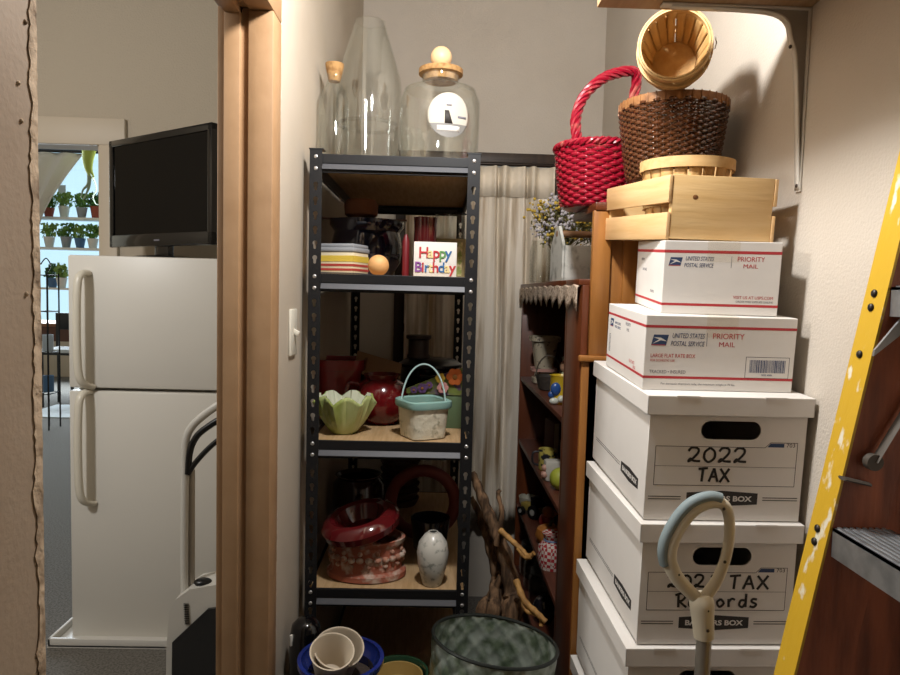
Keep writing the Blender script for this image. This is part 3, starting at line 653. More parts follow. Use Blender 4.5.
# shelf C
g = thing('toy_tractor', 'small yellow and black toy tractor on the third bookcase shelf', 'toy tractor', (.425, 2.72, zC), (0, 0, -.9))
m = MB(); m.b2((-.055, -.018, .02), (.01, .018, .05), .004); m.b2((-.0, -.022, .02), (.045, .022, .045), .004); m.build('body', mat('toy_yellow', '8c7a3a', .5), g)
m = MB(); m.b2((.0, -.02, .045), (.04, .02, .085), .004); m.build('cab', MBLKP, g)
for (x, r) in ((-.04, .018), (.028, .028)):
    for s in (-1, 1):
        m = MB(); m.cyl((x, s * .022, r), (x, s * .036, r), r, 20); wh = m.build('wheel', MBLKP, g)
        m = MB(); m.cyl((x, s * .036, r), (x, s * .038, r), r * .45, 14); m.build('hub', mat('hub_grey', '8d8b84', .5), wh)
g = thing('white_loaf_dish', 'small white oval dish at the far end of the third bookcase shelf', 'dish', (.42, 2.86, zC))
lth('body', shell([(.03, 0), (.036, .01), (.042, .04)], .003), mat('dish_white', 'a9a594', .4), g, 24, sx=.9)
g = thing('red_toy', 'small red and orange toy bird on the third bookcase shelf', 'toy', (.455, 2.56, zC))
m = MB(); m.ball((0, 0, .035), .034, 18, (.9, 1.1, 1)); m.build('body', mat('toy_red', '9a2a22', .5), g)
m = MB(); m.ball((.0, -.018, .078), .022, 14); m.prism([(0, 0), (.03, .02), (.0, .045)], .012, T(.01, -.01, .05) @ FRONT); m.build('head', mat('toy_orange', 'b5652a', .5), g)
g = thing('pumpkin', 'small orange ceramic pumpkin on the third bookcase shelf', 'pumpkin', (.438, 2.40, zC))
m = MB(); m.lathe([(0, .006), (.02, 0), (.042, .014), (.050, .038), (.044, .062), (.02, .076), (0, .070)], 48, fn=lambda a, j: 1 + .05 * abs(math.cos(4 * a)))
m.build('body', mat('pumpkin_orange', 'a5682c', .5), g)
m = MB(); m.tube([(0, 0, .07), (.004, 0, .085), (.01, .002, .094)], [.007, .005, .004], 8); m.build('stem', mat('pumpkin_stem', '5b4a2a', .8), g)
# shelf D and bottom
g = thing('gingham_pouch', 'red and white gingham cloth pouch on the third bookcase shelf beside the pumpkin', 'pouch', (.412, 2.20, zC))
m = MB(); m.lathe([(0, 0), (.040, 0), (.046, .03), (.044, .075), (.025, .095), (.034, .118), (0, .11)], 28, fn=lambda a, j: 1 + .04 * math.sin(7 * a)); m.build('cloth', checker('gingham', 'a3262c', 'c9bdb2', 90), g)
m = MB(); m.tube([(.027 * math.cos(a), .027 * math.sin(a), .095) for a in [2 * PI * i / 20 for i in range(20)]], .003, 6, True); m.build('tie', mat('blue_tie', '6b7fa0', .7), g)
for k, (x, y, lab) in enumerate(((.436, 2.52, 'glass storage jar low in the bookcase, nearest of three to the camera'), (.436, 2.66, 'glass storage jar low in the bookcase, middle one of three'), (.436, 2.80, 'glass storage jar low in the bookcase, farthest of three from the camera'))):
    g = thing('storage_jar', lab, 'jar', (x, y, zD), group='glass jars low in the bookcase')
    lth('body', shell([(.045, 0), (.050, .008), (.050, .11), (.04, .13)], .004), MGLASS2, g, 28)
    lth('lid', [(0, .13), (.043, .13), (.043, .145), (0, .147)], mat('jar_lid', '55524c', .4, .6), g, 28)
for k, (x, y, c, lab) in enumerate(((.428, 2.39, '1c1a1f', 'black lidded sugar bowl low in the bookcase beside the glass jars'), (.425, 2.36, '3d1a33', 'dark purple lidded bowl on the bottom bookcase shelf'))):
    g = thing('lidded_bowl', lab, 'bowl', (x, y, zD if k == 0 else BS[4]))
    lth('body', shell([(.025, 0), (.042, .03), (.044, .06), (.038, .07)], .003), mat('bowl_glaze' + c, c, .2, coat=.5), g, 28)
    lth('lid', [(0, .071), (.040, .071), (.03, .088), (.008, .094), (.010, .106), (0, .108)], mat('bowl_lid' + c, c, .2, coat=.5), g, 28)

# ================================================================== oak cabinet
OX, OY0, OY1 = .394, 1.70, 1.90; OL = EYE - .150; OT = EYE + .238
oc = thing('oak_cabinet', 'narrow golden oak cabinet with an open upper frame behind the box stack', 'cabinet', ((OX + XR) / 2, (OY0 + OY1) / 2, 0)); ol = Vector(oc.location)
bpart('base_cabinet', (OX, OY0, 0), (XR - .004, OY1, OL - .016), MOAK, oc, ol)
bpart('end_panel', (.377, OY0, 0), (.52, OY0 + .011, OL - .016), MOAK, oc, ol)
bpart('ledge', (.368, OY0 - .010, OL - .016), (XR - .004, OY0 + .011, OL), MOAK, oc, ol, .004)
bpart('counter', (OX, OY0 + .011, OL - .016), (XR - .004, OY1, OL), MOAK, oc, ol)
ux = aY(590, 300, 1.71).x
bpart('stile', (ux, OY0, OL), (ux + .046, OY0 + .022, OT - .02), MOAK, oc, ol)
ux2 = aY(621, 300, 1.71).x
bpart('stile', (ux2, OY0, OL), (ux2 + .075, OY0 + .022, OT - .02), MOAK, oc, ol)
bpart('side_panel', (ux + .04, OY0 + .012, OL), (XR - .01, OY0 + .018, OT - .02), MOAK, oc, ol)
bpart('rear_post', (XR - .05, OY1 - .03, OL), (XR - .01, OY1, OT - .02), MOAK, oc, ol)
bpart('top', (ux + .002, OY0 - .004, OT - .02), (XR - .004, 1.975, OT), MMAH, oc, ol)

# ================================================================== bankers boxes
def onface(par, P): pass
BW, BD, BH, LS = .306, .408, .2465, .037
def hexbadge(mb, cx, cz, w, h, mm, extra=.0):
    mb.use(MINK); k = h * .18
    mb.prism([(cx - w / 2, cz - h * .36), (cx, cz - h / 2 - k * .0), (cx + w / 2, cz - h * .36), (cx + w / 2, cz + h * .36), (cx, cz + h / 2), (cx - w / 2, cz + h * .36)], .00012, mm)
    mb.use(MPENW); mb.text('BANKERS BOX', h * .46, mm @ T(cx, cz - h * .165, .0001), al='CENTER', ex=.00008, sx=1.06 * w / (h * 3.9), bold=.0005)
def file_box(label, M0, hand=None):
    g = thing('file_box', label, 'storage box', M0.to_translation(), M0.to_euler(), 'stacked white file storage boxes')
    hb = BH - .003
    slot = [(.0, 0)]
    sl = [(.040 * (1 if math.cos(a) > 0 else -1) + .0185 * math.cos(a), .0185 * math.sin(a)) for a in [2 * PI * i / 28 + .01 for i in range(28)]]
    m = MB()
    for y in (.0015, BD - .0015):
        m.plate([[(-BW / 2, 0), (BW / 2, 0), (BW / 2, hb), (-BW / 2, hb)], [(x + .006, z + hb - .064) for x, z in sl]], .003, T(0, y, 0) @ FRONT)
    m.b2((-BW / 2, .003, 0), (-BW / 2 + .003, BD - .003, hb)); m.b2((BW / 2 - .003, .003, 0), (BW / 2, BD - .003, hb)); m.b2((-BW / 2, .003, 0), (BW / 2, BD - .003, .003))
    m.build('body', MCARD, g, smooth=False)
    m = MB(); e = .008; t = .003
    m.b2((-BW / 2 - e, -e, BH - t), (BW / 2 + e, BD + e, BH), .0012)
    m.b2((-BW / 2 - e, -e, BH - LS), (BW / 2 + e, -e + t, BH - .001), .001); m.b2((-BW / 2 - e, BD + e - t, BH - LS), (BW / 2 + e, BD + e, BH - .001), .001)
    m.b2((-BW / 2 - e, -e, BH - LS), (-BW / 2 - e + t, BD + e, BH - .001), .001); m.b2((BW / 2 + e - t, -e, BH - LS), (BW / 2 + e, BD + e, BH - .001), .001)
    for x in (-.085, .085): m.b2((x - .022, -e - .0008, BH - .004), (x + .022, -e + .004, BH + .0008), .0004)
    m.build('lid', MCARD, g, smooth=False)
    m = MB(); mm = T(0, -.00005, 0) @ FRONT
    fw_, z0, z1_ = .138, .070, .147
    def ln(x0, y0, x1, y1, w=.0011):
        a = math.atan2(y1 - y0, x1 - x0); L = math.hypot(x1 - x0, y1 - y0)
        m.prism([(0, -w / 2), (L, -w / 2), (L, w / 2), (0, w / 2)], .0001, mm @ T(x0, y0, 0) @ RZ(a))
    m.use(MINK)
    ln(-fw_, z0, fw_, z0); ln(-fw_, z0, -fw_, z1_); ln(fw_, z0, fw_, z1_ + .010); ln(-fw_, z1_, .075, z1_); ln(.075, z1_, .085, z1_ + .010); ln(.085, z1_ + .010, fw_, z1_ + .010); ln(-fw_, .108, fw_, .108, .0007)
    for dz in (0, .005): ln(-.147, .042 + dz, -.083, .042 + dz, .0016); ln(.078, .042 + dz, .147, .042 + dz, .0016)
    m.use(MNAVY); m.prism([(.079, z1_ + .001), (.112, z1_ + .001), (.112, z1_ + .0085), (.085, z1_ + .0085)], .0001, mm)
    m.use(MINK); m.text('703', .011, mm @ T(.116, z1_ + .0015, .00005), sx=1.1)
    hexbadge(m, -.002, .0445, .140, .031, mm)
    sm = T(-BW / 2 - .00005, 0, 0) @ Matrix(((0, 0, -1, 0), (-1, 0, 0, 0), (0, 1, 0, 0), (0, 0, 0, 1)))
    hexbadge(m, -.105, .055, .120, .030, sm)
    m.use(MINK); m.prism([(-.38, .0585), (-.175, .0585), (-.175, .0600), (-.38, .0600)], .0001, sm); m.prism([(-.38, .0535), (-.175, .0535), (-.175, .0550), (-.38, .0550)], .0001, sm)
    m.build('printing', None, g, smooth=False)
    if hand:
        m = MB()
        for stroke in hand:
            P = [Vector((x, -.0008, z)) for x, z in stroke]
            P = smooth_path(P, 5) if len(P) > 2 else P
            m.tube(P, .0026, 6, flat=1)
        bmesh.ops.scale(m.bm, vec=(1, .35, 1), verts=m.bm.verts)
        m.build('handwriting', MMARK, g)
    return g
def glyphs(s, x, z, h, w, gap):
    G = {'2': [[(0, .75), (.25, 1), (.75, .95), (.8, .65), (.35, .2), (.02, .02), (.2, .22), (.45, .08), (1, .05)]],
         '0': [[(.5, 1), (.1, .7), (.08, .25), (.45, 0), (.9, .3), (.88, .75), (.5, 1)]],
         '1': [[(.35, .8), (.5, 1)], [(.5, 1), (.48, 0)]],
         'T': [[(0, .97), (1, 1.03)], [(.5, 1), (.42, 0)]],
         'A': [[(.0, 0), (.5, 1.02)], [(.5, 1.02), (.95, .0)], [(.15, .38), (.85, .40)]],
         'X': [[(0, 1), (1, 0)], [(.95, 1.02), (.0, -.03)]],
         'R': [[(.2, .95), (.25, 0)], [(-.1, .9), (.5, 1.05), (.85, .8), (.55, .5), (.25, .48)], [(.3, .48), (.6, .25), (1, 0)]],
         'e': [[(.1, .3), (.8, .36), (.6, .62), (.2, .5), (.12, .15), (.5, 0), (.9, .12)]],
         'c': [[(.85, .52), (.45, .62), (.12, .3), (.4, 0), (.85, .1)]],
         'o': [[(.5, .6), (.1, .35), (.4, 0), (.85, .28), (.5, .6)]],
         'r': [[(.15, .6), (.2, 0)], [(.2, .4), (.5, .62), (.85, .55)]],
         'd': [[(.75, .5), (.3, .5), (.15, .15), (.5, 0), (.8, .25)], [(.85, 1), (.85, 0)]],
         's': [[(.85, .58), (.4, .6), (.3, .4), (.8, .22), (.55, 0), (.1, .06)]]}
    out = []
    for ch in s:
        if ch != ' ':
            for k in G[ch]: out.append([(x + px * w, z + pz * h) for px, pz in k])
        x += w + gap
    return out
h1 = glyphs('2022', -.074, .117, .028, .0235, .0065) + glyphs('TAX', -.052, .078, .026, .018, .0035)
h2 = glyphs('2021', -.098, .117, .025, .020, .006) + glyphs('TAX', .024, .114, .027, .022, .006) + glyphs('Re', -.080, .076, .027, .021, .003) + glyphs('cords', -.022, .077, .027, .018, .004)
def lid_corner_x(x, y, Y): return aY(x, y, Y).x + BW / 2 + .008
fy = 1.268
lx = [lid_corner_x(624.5, 658.5, 1.26), lid_corner_x(638.6, 527, 1.26), lid_corner_x(646, 395, 1.26)]
labs = ['plain white file box on the floor, bottom of the stack', 'plain white file box, second from the floor in the stack', 'white file box mostly below the frame, third from the top of the stack',
        'white file box marked TAX Records behind the mop handle', 'white file box marked 2022 TAX, topmost of the stack']
xs = [lx[0] - .01, lx[0] - .005, lx[0], lx[1], lx[2]]; tl5 = [0, 0, math.radians(1.0), math.radians(2.0), math.radians(3.1)]
zb = 0.0; yaw5 = [.02, .02, .02, .024, .012]
Mtop = None
for k in range(5):
    top = [None, None, EYE - .682, EYE - .432, EYE - .183][k]
    zb = (top - BH) if top else (0 if k == 0 else .2505)
    M0 = T(xs[k], fy, zb + .001) @ RZ(yaw5[k]) @ RX(tl5[k])
    file_box(labs[k], M0, {4: h1, 3: h2}.get(k)); Mtop = M0

# ================================================================== mailing boxes
def mail_box(label, M0, W, D, H_, big):
    g = thing('mailing_box', label, 'mailing box', M0.to_translation(), M0.to_euler())
    m = MB(); m.b2((-W / 2, 0, 0), (W / 2, D, H_), .0015); m.build('carton', MCARD, g, smooth=False)
    m = MB(); m.use(glass('packing_tape' + str(big), 'fefdfb', .06, .3, .02)); m.b2((-.03, -.0008, H_ * .72), (.032, -.0004, H_ + .0008)); m.b2((-.03, -.0008, H_ + .0003), (.032, D * .95, H_ + .0007)); m.build('tape', None, g, smooth=False)
    m = MB(); m.ex = .0001; mm = T(0, -.00005, 0) @ FRONT
    sm = T(-W / 2 - .00005, 0, 0) @ Matrix(((0, 0, -1, 0), (-1, 0, 0, 0), (0, 1, 0, 0), (0, 0, 0, 1)))
    def rc(x0, z0, x1, z1_, mt, q=mm): m.use(mt); m.prism([(x0, z0), (x1, z0), (x1, z1_), (x0, z1_)], .0001, q)
    for z in ((H_ * .155, H_ * .19), (H_ * .835, H_ * .87)) if big else ((H_ * .115, H_ * .15), (H_ * .835, H_ * .875)):
        rc(-W / 2, z[0], W / 2, z[1], MRED); rc(-D, z[0], 0, z[1], MRED, sm)
    def eagle(x, z, w, q):
        h = w * .62
        m.use(MNAVY); m.prism([(x, z), (x + w * .86, z), (x + w, z + h), (x + w * .14, z + h)], .0001, q)
        m.use(MPENW); m.prism([(x + w * .12, z + h * .75), (x + w * .55, z + h * .72), (x + w * .92, z + h * .38), (x + w * .55, z + h * .48), (x + w * .05, z + h * .12), (x + w * .45, z + h * .56)], .00018, q)
        m.use(MRED); m.prism([(x + w * .02, z), (x + w * .80, z), (x + w * .82, z + h * .07), (x + w * .03, z + h * .07)], .0002, q)
    if big:
        eagle(-W * .46, H_ * .60, .034, mm)
        m.use(MNAVY); m.text('UNITED STATES', .0135, mm @ T(-W * .46 + .040, H_ * .705, .00005), .25, sx=.66); m.text('POSTAL SERVICE', .0135, mm @ T(-W * .46 + .038, H_ * .60, .00005), .25, sx=.66)
        rc(-.028, H_ * .60, -.0270, H_ * .78, MGREY)
        m.use(MRED); m.text('PRIORITY', .0155, mm @ T(-.017, H_ * .705, .00005), sx=.95); m.text('MAIL', .0135, mm @ T(-.004, H_ * .60, .00005), sx=1.1)
        m.text('LARGE FLAT RATE BOX', .0105, mm @ T(-W * .46, H_ * .44, .00005), sx=.80); m.text('FOR DOMESTIC USE', .006, mm @ T(-W * .46, H_ * .385, .00005), sx=.9)
        m.use(MGREY); m.text('TRACKED \u2022 INSURED', .0095, mm @ T(-W * .46, H_ * .225, .00005), sx=.80); m.text('For domestic shipments only, the maximum weight is 70 lbs.', .0055, mm @ T(-W * .38, H_ * .075, .00005), sx=1.1)
        x0, x1, z0, z1_ = W * .19, W * .455, H_ * .22, H_ * .44
        rc(x0 - .004, z0 - .005, x1 + .004, z1_ + .005, MINK); rc(x0 - .003, z0 - .004, x1 + .003, z1_ + .004, MCARD, mm @ T(0, 0, .00008))
        x = x0 + .004
        while x < x1 - .004:
            w = random.choice((.0008, .0012, .002)); rc(x, z0 + .006, x + w, z1_ - .001, MNAVY, mm @ T(0, 0, .00016)); x += w + random.choice((.0008, .0012))
        m.use(MNAVY); m.text('0023 4000', .005, mm @ T((x0 + x1) / 2, z0, .0003), al='CENTER')
        m.use(MRED); m.text('FLAT RATE', .010, sm @ T(-.10, H_ * .26, .00005), sx=.8); m.text('BOX', .010, sm @ T(-.07, H_ * .20, .00005), sx=.8)
        m.use(MGREY); m.text('PRIORITY', .010, sm @ T(-.14, H_ * .76, .00005), sx=.9); m.text('MAIL', .010, sm @ T(-.13, H_ * .68, .00005), sx=.9)
        eagle(-.265, H_ * .66, .030, sm); m.use(MNAVY); m.text('UNITED STATES', .008, sm @ T(-.225, H_ * .72, .00005), sx=.8); m.text('POSTAL SERVICE', .008, sm @ T(-.225, H_ * .66, .00005), sx=.8)
        x = 0
        for k in range(14): rc(-.268, H_ * .26 + k * .003, -.255, H_ * .26 + k * .003 + .0015, MGREY, sm)
    else:
        eagle(-W * .46, H_ * .66, .027, mm)
        m.use(MNAVY); m.text('UNITED STATES', .0115, mm @ T(-W * .46 + .032, H_ * .735, .00005), .25, sx=.66); m.text('POSTAL SERVICE', .0115, mm @ T(-W * .46 + .030, H_ * .645, .00005), .25, sx=.66)
        rc(.017, H_ * .645, .0178, H_ * .80, MGREY)
        m.use(MRED); m.text('PRIORITY', .0135, mm @ T(.028, H_ * .735, .00005), sx=.92); m.text('MAIL', .0115, mm @ T(.040, H_ * .645, .00005), sx=1.15)
        m.text('VISIT US AT USPS.COM', .0085, mm @ T(W * .455, H_ * .225, .00005), al='RIGHT', sx=.9)
        m.use(MGREY); m.text('ORDER FREE SUPPLIES ONLINE', .0055, mm @ T(W * .455, H_ * .175, .00005), al='RIGHT', sx=.95)
        m.use(MGREY); m.text('MEDIUM', .009, sm @ T(-.22, H_ * .7, .00005)); m.text('FLAT RATE', .009, sm @ T(-.2, H_ * .55, .00005)); m.text('TRACKED', .008, sm @ T(-.11, H_ * .25, .00005))
    m.build('printing', None, g, smooth=False)
    return g
c = aY(645, 307, 1.30); cr = aY(797, 311, 1.30); LW = (cr.x - c.x) * .99; LH = .147
ztop = (Mtop @ Vector((0, .04, BH))).z
M1 = T((c.x + cr.x) / 2, 1.30, ztop + .001) @ RX(math.radians(3.6))
mail_box('larger white mailing box with a barcode and red stripes, on the file boxes', M1, LW, .285, LH, True)
c = aY(666, 236, 1.325); cr = aY(779, 237, 1.325); SWd = cr.x - c.x; SHt = .145
ztop = (M1 @ Vector((0, .03, LH))).z
M2 = T((c.x + cr.x) / 2, 1.325, ztop + .001) @ RZ(-.10) @ RX(math.radians(4.0))
mail_box('smaller white mailing box with red stripes, under the wooden crate', M2, SWd, .27, SHt, False)

# ================================================================== pine crate
ztop = (M2 @ Vector((0, .03, SHt))).z
c = aY(671, 237, 1.35); cr = aY(780, 237, 1.35); CW = cr.x - c.x - .007; CHt = .128; CD = .37
Mc = T((c.x + cr.x) / 2 - .012, 1.35, ztop + .001) @ RZ(.085) @ RX(math.radians(4.2))
g = thing('wooden_crate', 'small slatted pine crate on the smaller mailing box, holding a basket', 'crate', Mc.to_translation(), Mc.to_euler())
for y in (0, CD - .014):
    m = MB(); m.b2((-CW / 2 + .001, y, .002), (CW / 2 - .001, y + .014, CHt), .0015); m.build('end_panel', MPINE, g)
MPS = wood('pine_slat', 'deb987', 'cfa66e', 1, 7, .55)
for s in (-1, 1):
    for z in (.0, .073):
        m = MB(); m.b2((s * CW / 2, -.001, z), (s * (CW / 2 + .007), CD + .001, z + .054), .001); m.build('slat', MPS, g)
for k in range(3):
    m = MB(); x = -CW / 2 + .005 + k * (CW - .01) / 3; m.b2((x, .014, .0), (x + (CW - .01) / 3 - .006, CD - .014, .006), .001); m.build('bottom_slat', MPS, g)
m = MB(); m.ball((-CW * .27, .001, .085), .006, 14, (1.2, .3, 1)); m.build('knot', mat('knot_brown', '7d4f26', .6), g)

# ------------------------------------------------ bushel baskets
MHOOP = wood('chip_hoop', 'd2ae78', 'c0985e', 0, 8, .55)
def bushel(name, label, Mx, r0, r1, h, wire=True, group=None):
    g = thing(name, label, 'basket', Mx.to_translation(), Mx.to_euler(), group)
    n = 20; m = MB()
    for k in range(n):
        a0, a1 = 2 * PI * k / n + .015, 2 * PI * (k + 1) / n - .015
        def f(i, j, a0=a0, a1=a1, o=.0015 * (k % 2)):
            a = a0 + (a1 - a0) * i / 3; z = h * j / 4; r = r0 + (r1 - r0) * j / 4 - o; return Vector((r * math.cos(a), r * math.sin(a), z))
        m.grid(f, 4, 5)
    m.build('slats', MPINEV, g, solid=.0015)
    m = MB(); m.lathe([(0, 0), (r0, 0), (r0, .004), (0, .004)], 40); m.build('base', MPINEV, g)
    for zc, hh in ((h - .010, .022), (h * .42, .012)):
        m = MB(); rr = r0 + (r1 - r0) * zc / h
        m.lathe([(rr + .0012, zc - hh / 2), (rr + .0045, zc - hh / 2), (rr + .0050, zc + hh / 2), (rr + .0016, zc + hh / 2), (rr + .0012, zc - hh / 2)], 48); m.build('hoop', MHOOP, g)
    zc = h - .010; m = MB(); m.lathe([(r1 - .005, zc - .009), (r1 - .0015, zc - .009), (r1 - .0015, zc + .011), (r1 - .005, zc + .011), (r1 - .005, zc - .009)], 48); m.build('inner_hoop', MHOOP, g)
    if wire:
        m = MB(); m.tube([(r1 + .008, -.012, h - .02), (r1 + .010, -.006, h + .004), (r1 + .006, .0, h + .014), (r1 + .010, .006, h + .004), (r1 + .008, .012, h - .02)], .0012, 6); m.build('wire_loop', MSTEEL, g)
    return g
cc = Mc @ Vector((-.008, .120, .007)); bz = aY(684, 154, 1.39).z
bushel('bushel_basket', 'pale chip wood basket standing in the pine crate', T(cc.x - .014, cc.y, cc.z) @ RX(.03), .074, .095, bz - cc.z - .004, False)

# wicker baskets
def weave(mb, prof, rows, N, rs, amp, z0, ph=0, spp=4):
    for i in range(rows):
        t = (i + .5) / rows; r, z = prof(t)
        P = []
        for k in range(N * spp):
            a = 2 * PI * k / (N * spp); rr = r + amp * math.cos(N / 2 * a + i * PI); P.append(Vector((rr * math.cos(a), rr * math.sin(a), z0 + z)))
        mb.tube(P, rs, 6, True)
def stakes(mb, prof, N, r, z0, ph=0):
    for k in range(N):
        a = 2 * PI * k / N; mb.tube([Vector((prof(t)[0] * math.cos(a), prof(t)[0] * math.sin(a), z0 + prof(t)[1])) for t in (0, .25, .5, .75, 1)], r, 6)
bh = .195; rim_z = aY(672, 88, 1.56).z; bb = rim_z - bh; bcx = aY(672.5, 120, 1.69).x; bcy = 1.69
g = thing('wicker_basket', 'brown woven wicker basket behind the pale basket, below two tilted baskets', 'basket', (min(bcx, XR - .134), bcy, bb))
bp = lambda t: (.100 + .027 * t ** .8, .004 + (bh - .02) * t)
m = MB(); weave(m, bp, 27, 46, .0037, .0034, 0); m.build('woven_wall', MWICK, g)
m = MB(); stakes(m, bp, 46, .0024, 0); m.build('stakes', MWICK, g)
m = MB(); m.lathe([(0, 0), (.098, 0), (.100, .006), (0, .006)], 48); m.build('base', MWICK, g)
m = MB(); m.lathe([(.122, bh - .022), (.130, bh - .022), (.132, bh - .002), (.126, bh), (.123, bh - .004), (.122, bh - .022)], 60)
for k in range(40): a = 2 * PI * k / 40; m.box((.1315 * math.cos(a), .1315 * math.sin(a), bh - .011), (.0024, .002, .022), Euler((0, 0, a)).to_matrix())
m.build('rim', MWICKR, g)
wbx, wby, wbz = g.location
# the two nested baskets lying on it
nx = aY(673, 47, 1.50)
Mn = T(nx.x + .052, 1.50 + .142, rim_z + .081) @ RZ(-.33) @ RX(PI / 2 + .03)
bushel('bushel_basket', 'chip wood basket lying on its side, inner of two on the brown wicker', Mn @ T(0, 0, .002), .050, .076, .15, True)
bushel('bushel_basket', 'chip wood basket lying on its side, outer of two on the brown wicker', Mn @ T(0, -.004, -.022), .053, .079, .142, False)
# red basket
rcx = aY(597, 170, 1.855); rh = .165
g = thing('wicker_basket', 'red wicker basket with a tall braided handle on the oak cabinet', 'basket', (rcx.x, 1.855, OT + .001))
rb = Vector(g.location)
rp = lambda t: (.088 + .022 * t ** .6, .004 + (rh - .014) * t)
m = MB(); weave(m, rp, 17, 32, .0050, .0038, 0); m.build('woven_wall', MREDW, g)
m = MB(); stakes(m, rp, 32, .0028, 0); m.build('stakes', MREDW, g)
m = MB(); m.lathe([(0, 0), (.086, 0), (.088, .006), (0, .006)], 40); m.build('base', MREDW, g)
m = MB()
for ph in (0, 2 * PI / 3, 4 * PI / 3):
    P = []
    for k in range(120):
        a = 2 * PI * k / 120; b_ = a * 14 + ph; P.append(Vector(((.112 + .006 * math.cos(b_)) * math.cos(a), (.112 + .006 * math.cos(b_)) * math.sin(a), rh - .002 + .006 * math.sin(b_))))
    m.tube(P, .0052, 6, True)
m.build('rim', MREDW, g)
hp = [aY(x, y, Y) - rb for x, y, Y in ((579, 158, 1.81), (577, 140, 1.82), (576, 118, 1.83), (583, 98, 1.84), (598, 82, 1.85), (616, 73.5, 1.86), (636, 74, 1.88), (652, 84, 1.90), (660, 105, 1.905), (655, 130, 1.90), (645, 150, 1.90))]
hp[-1] = Vector((.085, .06, rh - .03)); hp[-2] = Vector((.10, .065, rh + .03)); hp[-3] = Vector((.115, .06, rh + .09)); hp[-4] = Vector((.105, .05, rh + .135))
hp = smooth_path(hp, 8); m = MB(); N = len(hp)
for s in range(5):
    P = []
    for i in range(N):
        t = (hp[min(i + 1, N - 1)] - hp[max(i - 1, 0)]).normalized(); u = t.cross(Vector((0, 1, 0))).normalized(); v = t.cross(u); a = i * .42 + s * 2 * PI / 5
        P.append(hp[i] + (u * math.cos(a) + v * math.sin(a)) * .0095)
    m.tube(P, .0058, 6)
m.build('braided_handle', MREDW, g)

# ================================================================== wall shelf with bracket
sz = aY(690, 11, 1.40).z; s0 = aY(597, 5, 1.40).x
m = MB(); m.b2((s0, -.9, sz), (XR - .001, 1.40, sz + .02), .0015)
sh = mark(m.build('wall_shelf', wood('shelf_wood', 'b0906a', '9c7a54', 1, 9, .55)), 'tan wooden shelf high on the right wall, above the baskets', 'shelf')
pb = aX(799, 192, XR); br = thing('shelf_bracket', 'white painted metal bracket holding up the tan wall shelf', 'bracket', (XR, pb.y, pb.z))
y0 = 0; Hb = sz - pb.z - .001
MBR = mat('white_bracket', 'd5d0c6', .4)
m = MB(); m.b2((-.004, -.010, 0), (-.0005, .010, Hb), .001); m.build('wall_leg', MBR, br)
m = MB(); m.b2((-.30, -.010, Hb - .004), (-.002, .010, Hb), .001); m.build('shelf_arm', MBR, br)
P = smooth_path([(-.004, 0, .004), (-.012, 0, .12), (-.024, 0, .26), (-.036, 0, Hb - .06), (-.046, 0, Hb - .028), (-.075, 0, Hb - .012), (-.14, 0, Hb - .007), (-.28, 0, Hb - .005)], 6)
m = MB(); m.grid(lambda i, j: P[i] + Vector((0, -.008 + .016 * j, 0)), len(P), 2); m.build('brace', MBR, br, solid=.003)
m = MB(); Q = [(-.002, .004)] + [(q.x, q.z) for q in P if q.x > -.15] + [(-.15, Hb - .003), (-.002, Hb - .003)]
m.prism(Q, .0015, FRONT); m.build('web', mat('grey_web', 'a39e95', .5), br, smooth=False)
m = MB()
for z in (.012, Hb - .075): m.ball((-.006 - (.03 if z > .1 else 0), -.001, z), .004, 10, (.8, 1, 1))
m.build('screws', mat('dark_screw', '4a4038', .5, .5), br)

# ================================================================== stepladder
LY = .95; P1, P2 = aY(863, 391, LY), aY(794, 675, LY); dr = (P1 - P2).normalized()
def rail_at_z(z): return P2 + dr * ((z - P2.z) / dr.z)
foot = rail_at_z(0); tp = P2 + dr * ((XR - .045 - P2.x) / dr.x)
nrm = Vector((dr.z, 0, -dr.x))                     # towards the wall
ld_ = thing('stepladder', 'yellow fibreglass stepladder with aluminium steps leaning at the right wall', 'ladder', (foot.x, LY - .22, 0)); L0 = Vector(ld_.location)
MYEL = mat('yellow_fibreglass', 'c49d26', .45, var=(34, 'd8d2bd', .60, .66), bump=(70, .2), stretch=(1, 1, .5))
MBRN = mat('rust_brown_web', '9c5432', .55, var=(8, '6a341d', .35, .65), stretch=(4, 4, .7), bump=(40, .3))
NY = .43
def bar(mb, a, b, n_, w, y0_, y1_):               # slab along a-b, w wide along n_, spanning y0..y1
    q = [a, b, b + n_ * w, a + n_ * w]
    v0 = [mb.bm.verts.new(Vector((p_.x, y0_, p_.z)) - L0) for p_ in q]; v1 = [mb.bm.verts.new(Vector((p_.x, y1_, p_.z)) - L0) for p_ in q]
    fs = [mb.bm.faces.new(v0), mb.bm.faces.new(v1[::-1])] + [mb.bm.faces.new((v0[i], v1[i], v1[(i + 1) % 4], v0[(i + 1) % 4])) for i in range(4)]
    mb._fin(fs)
a_, b_ = foot, tp
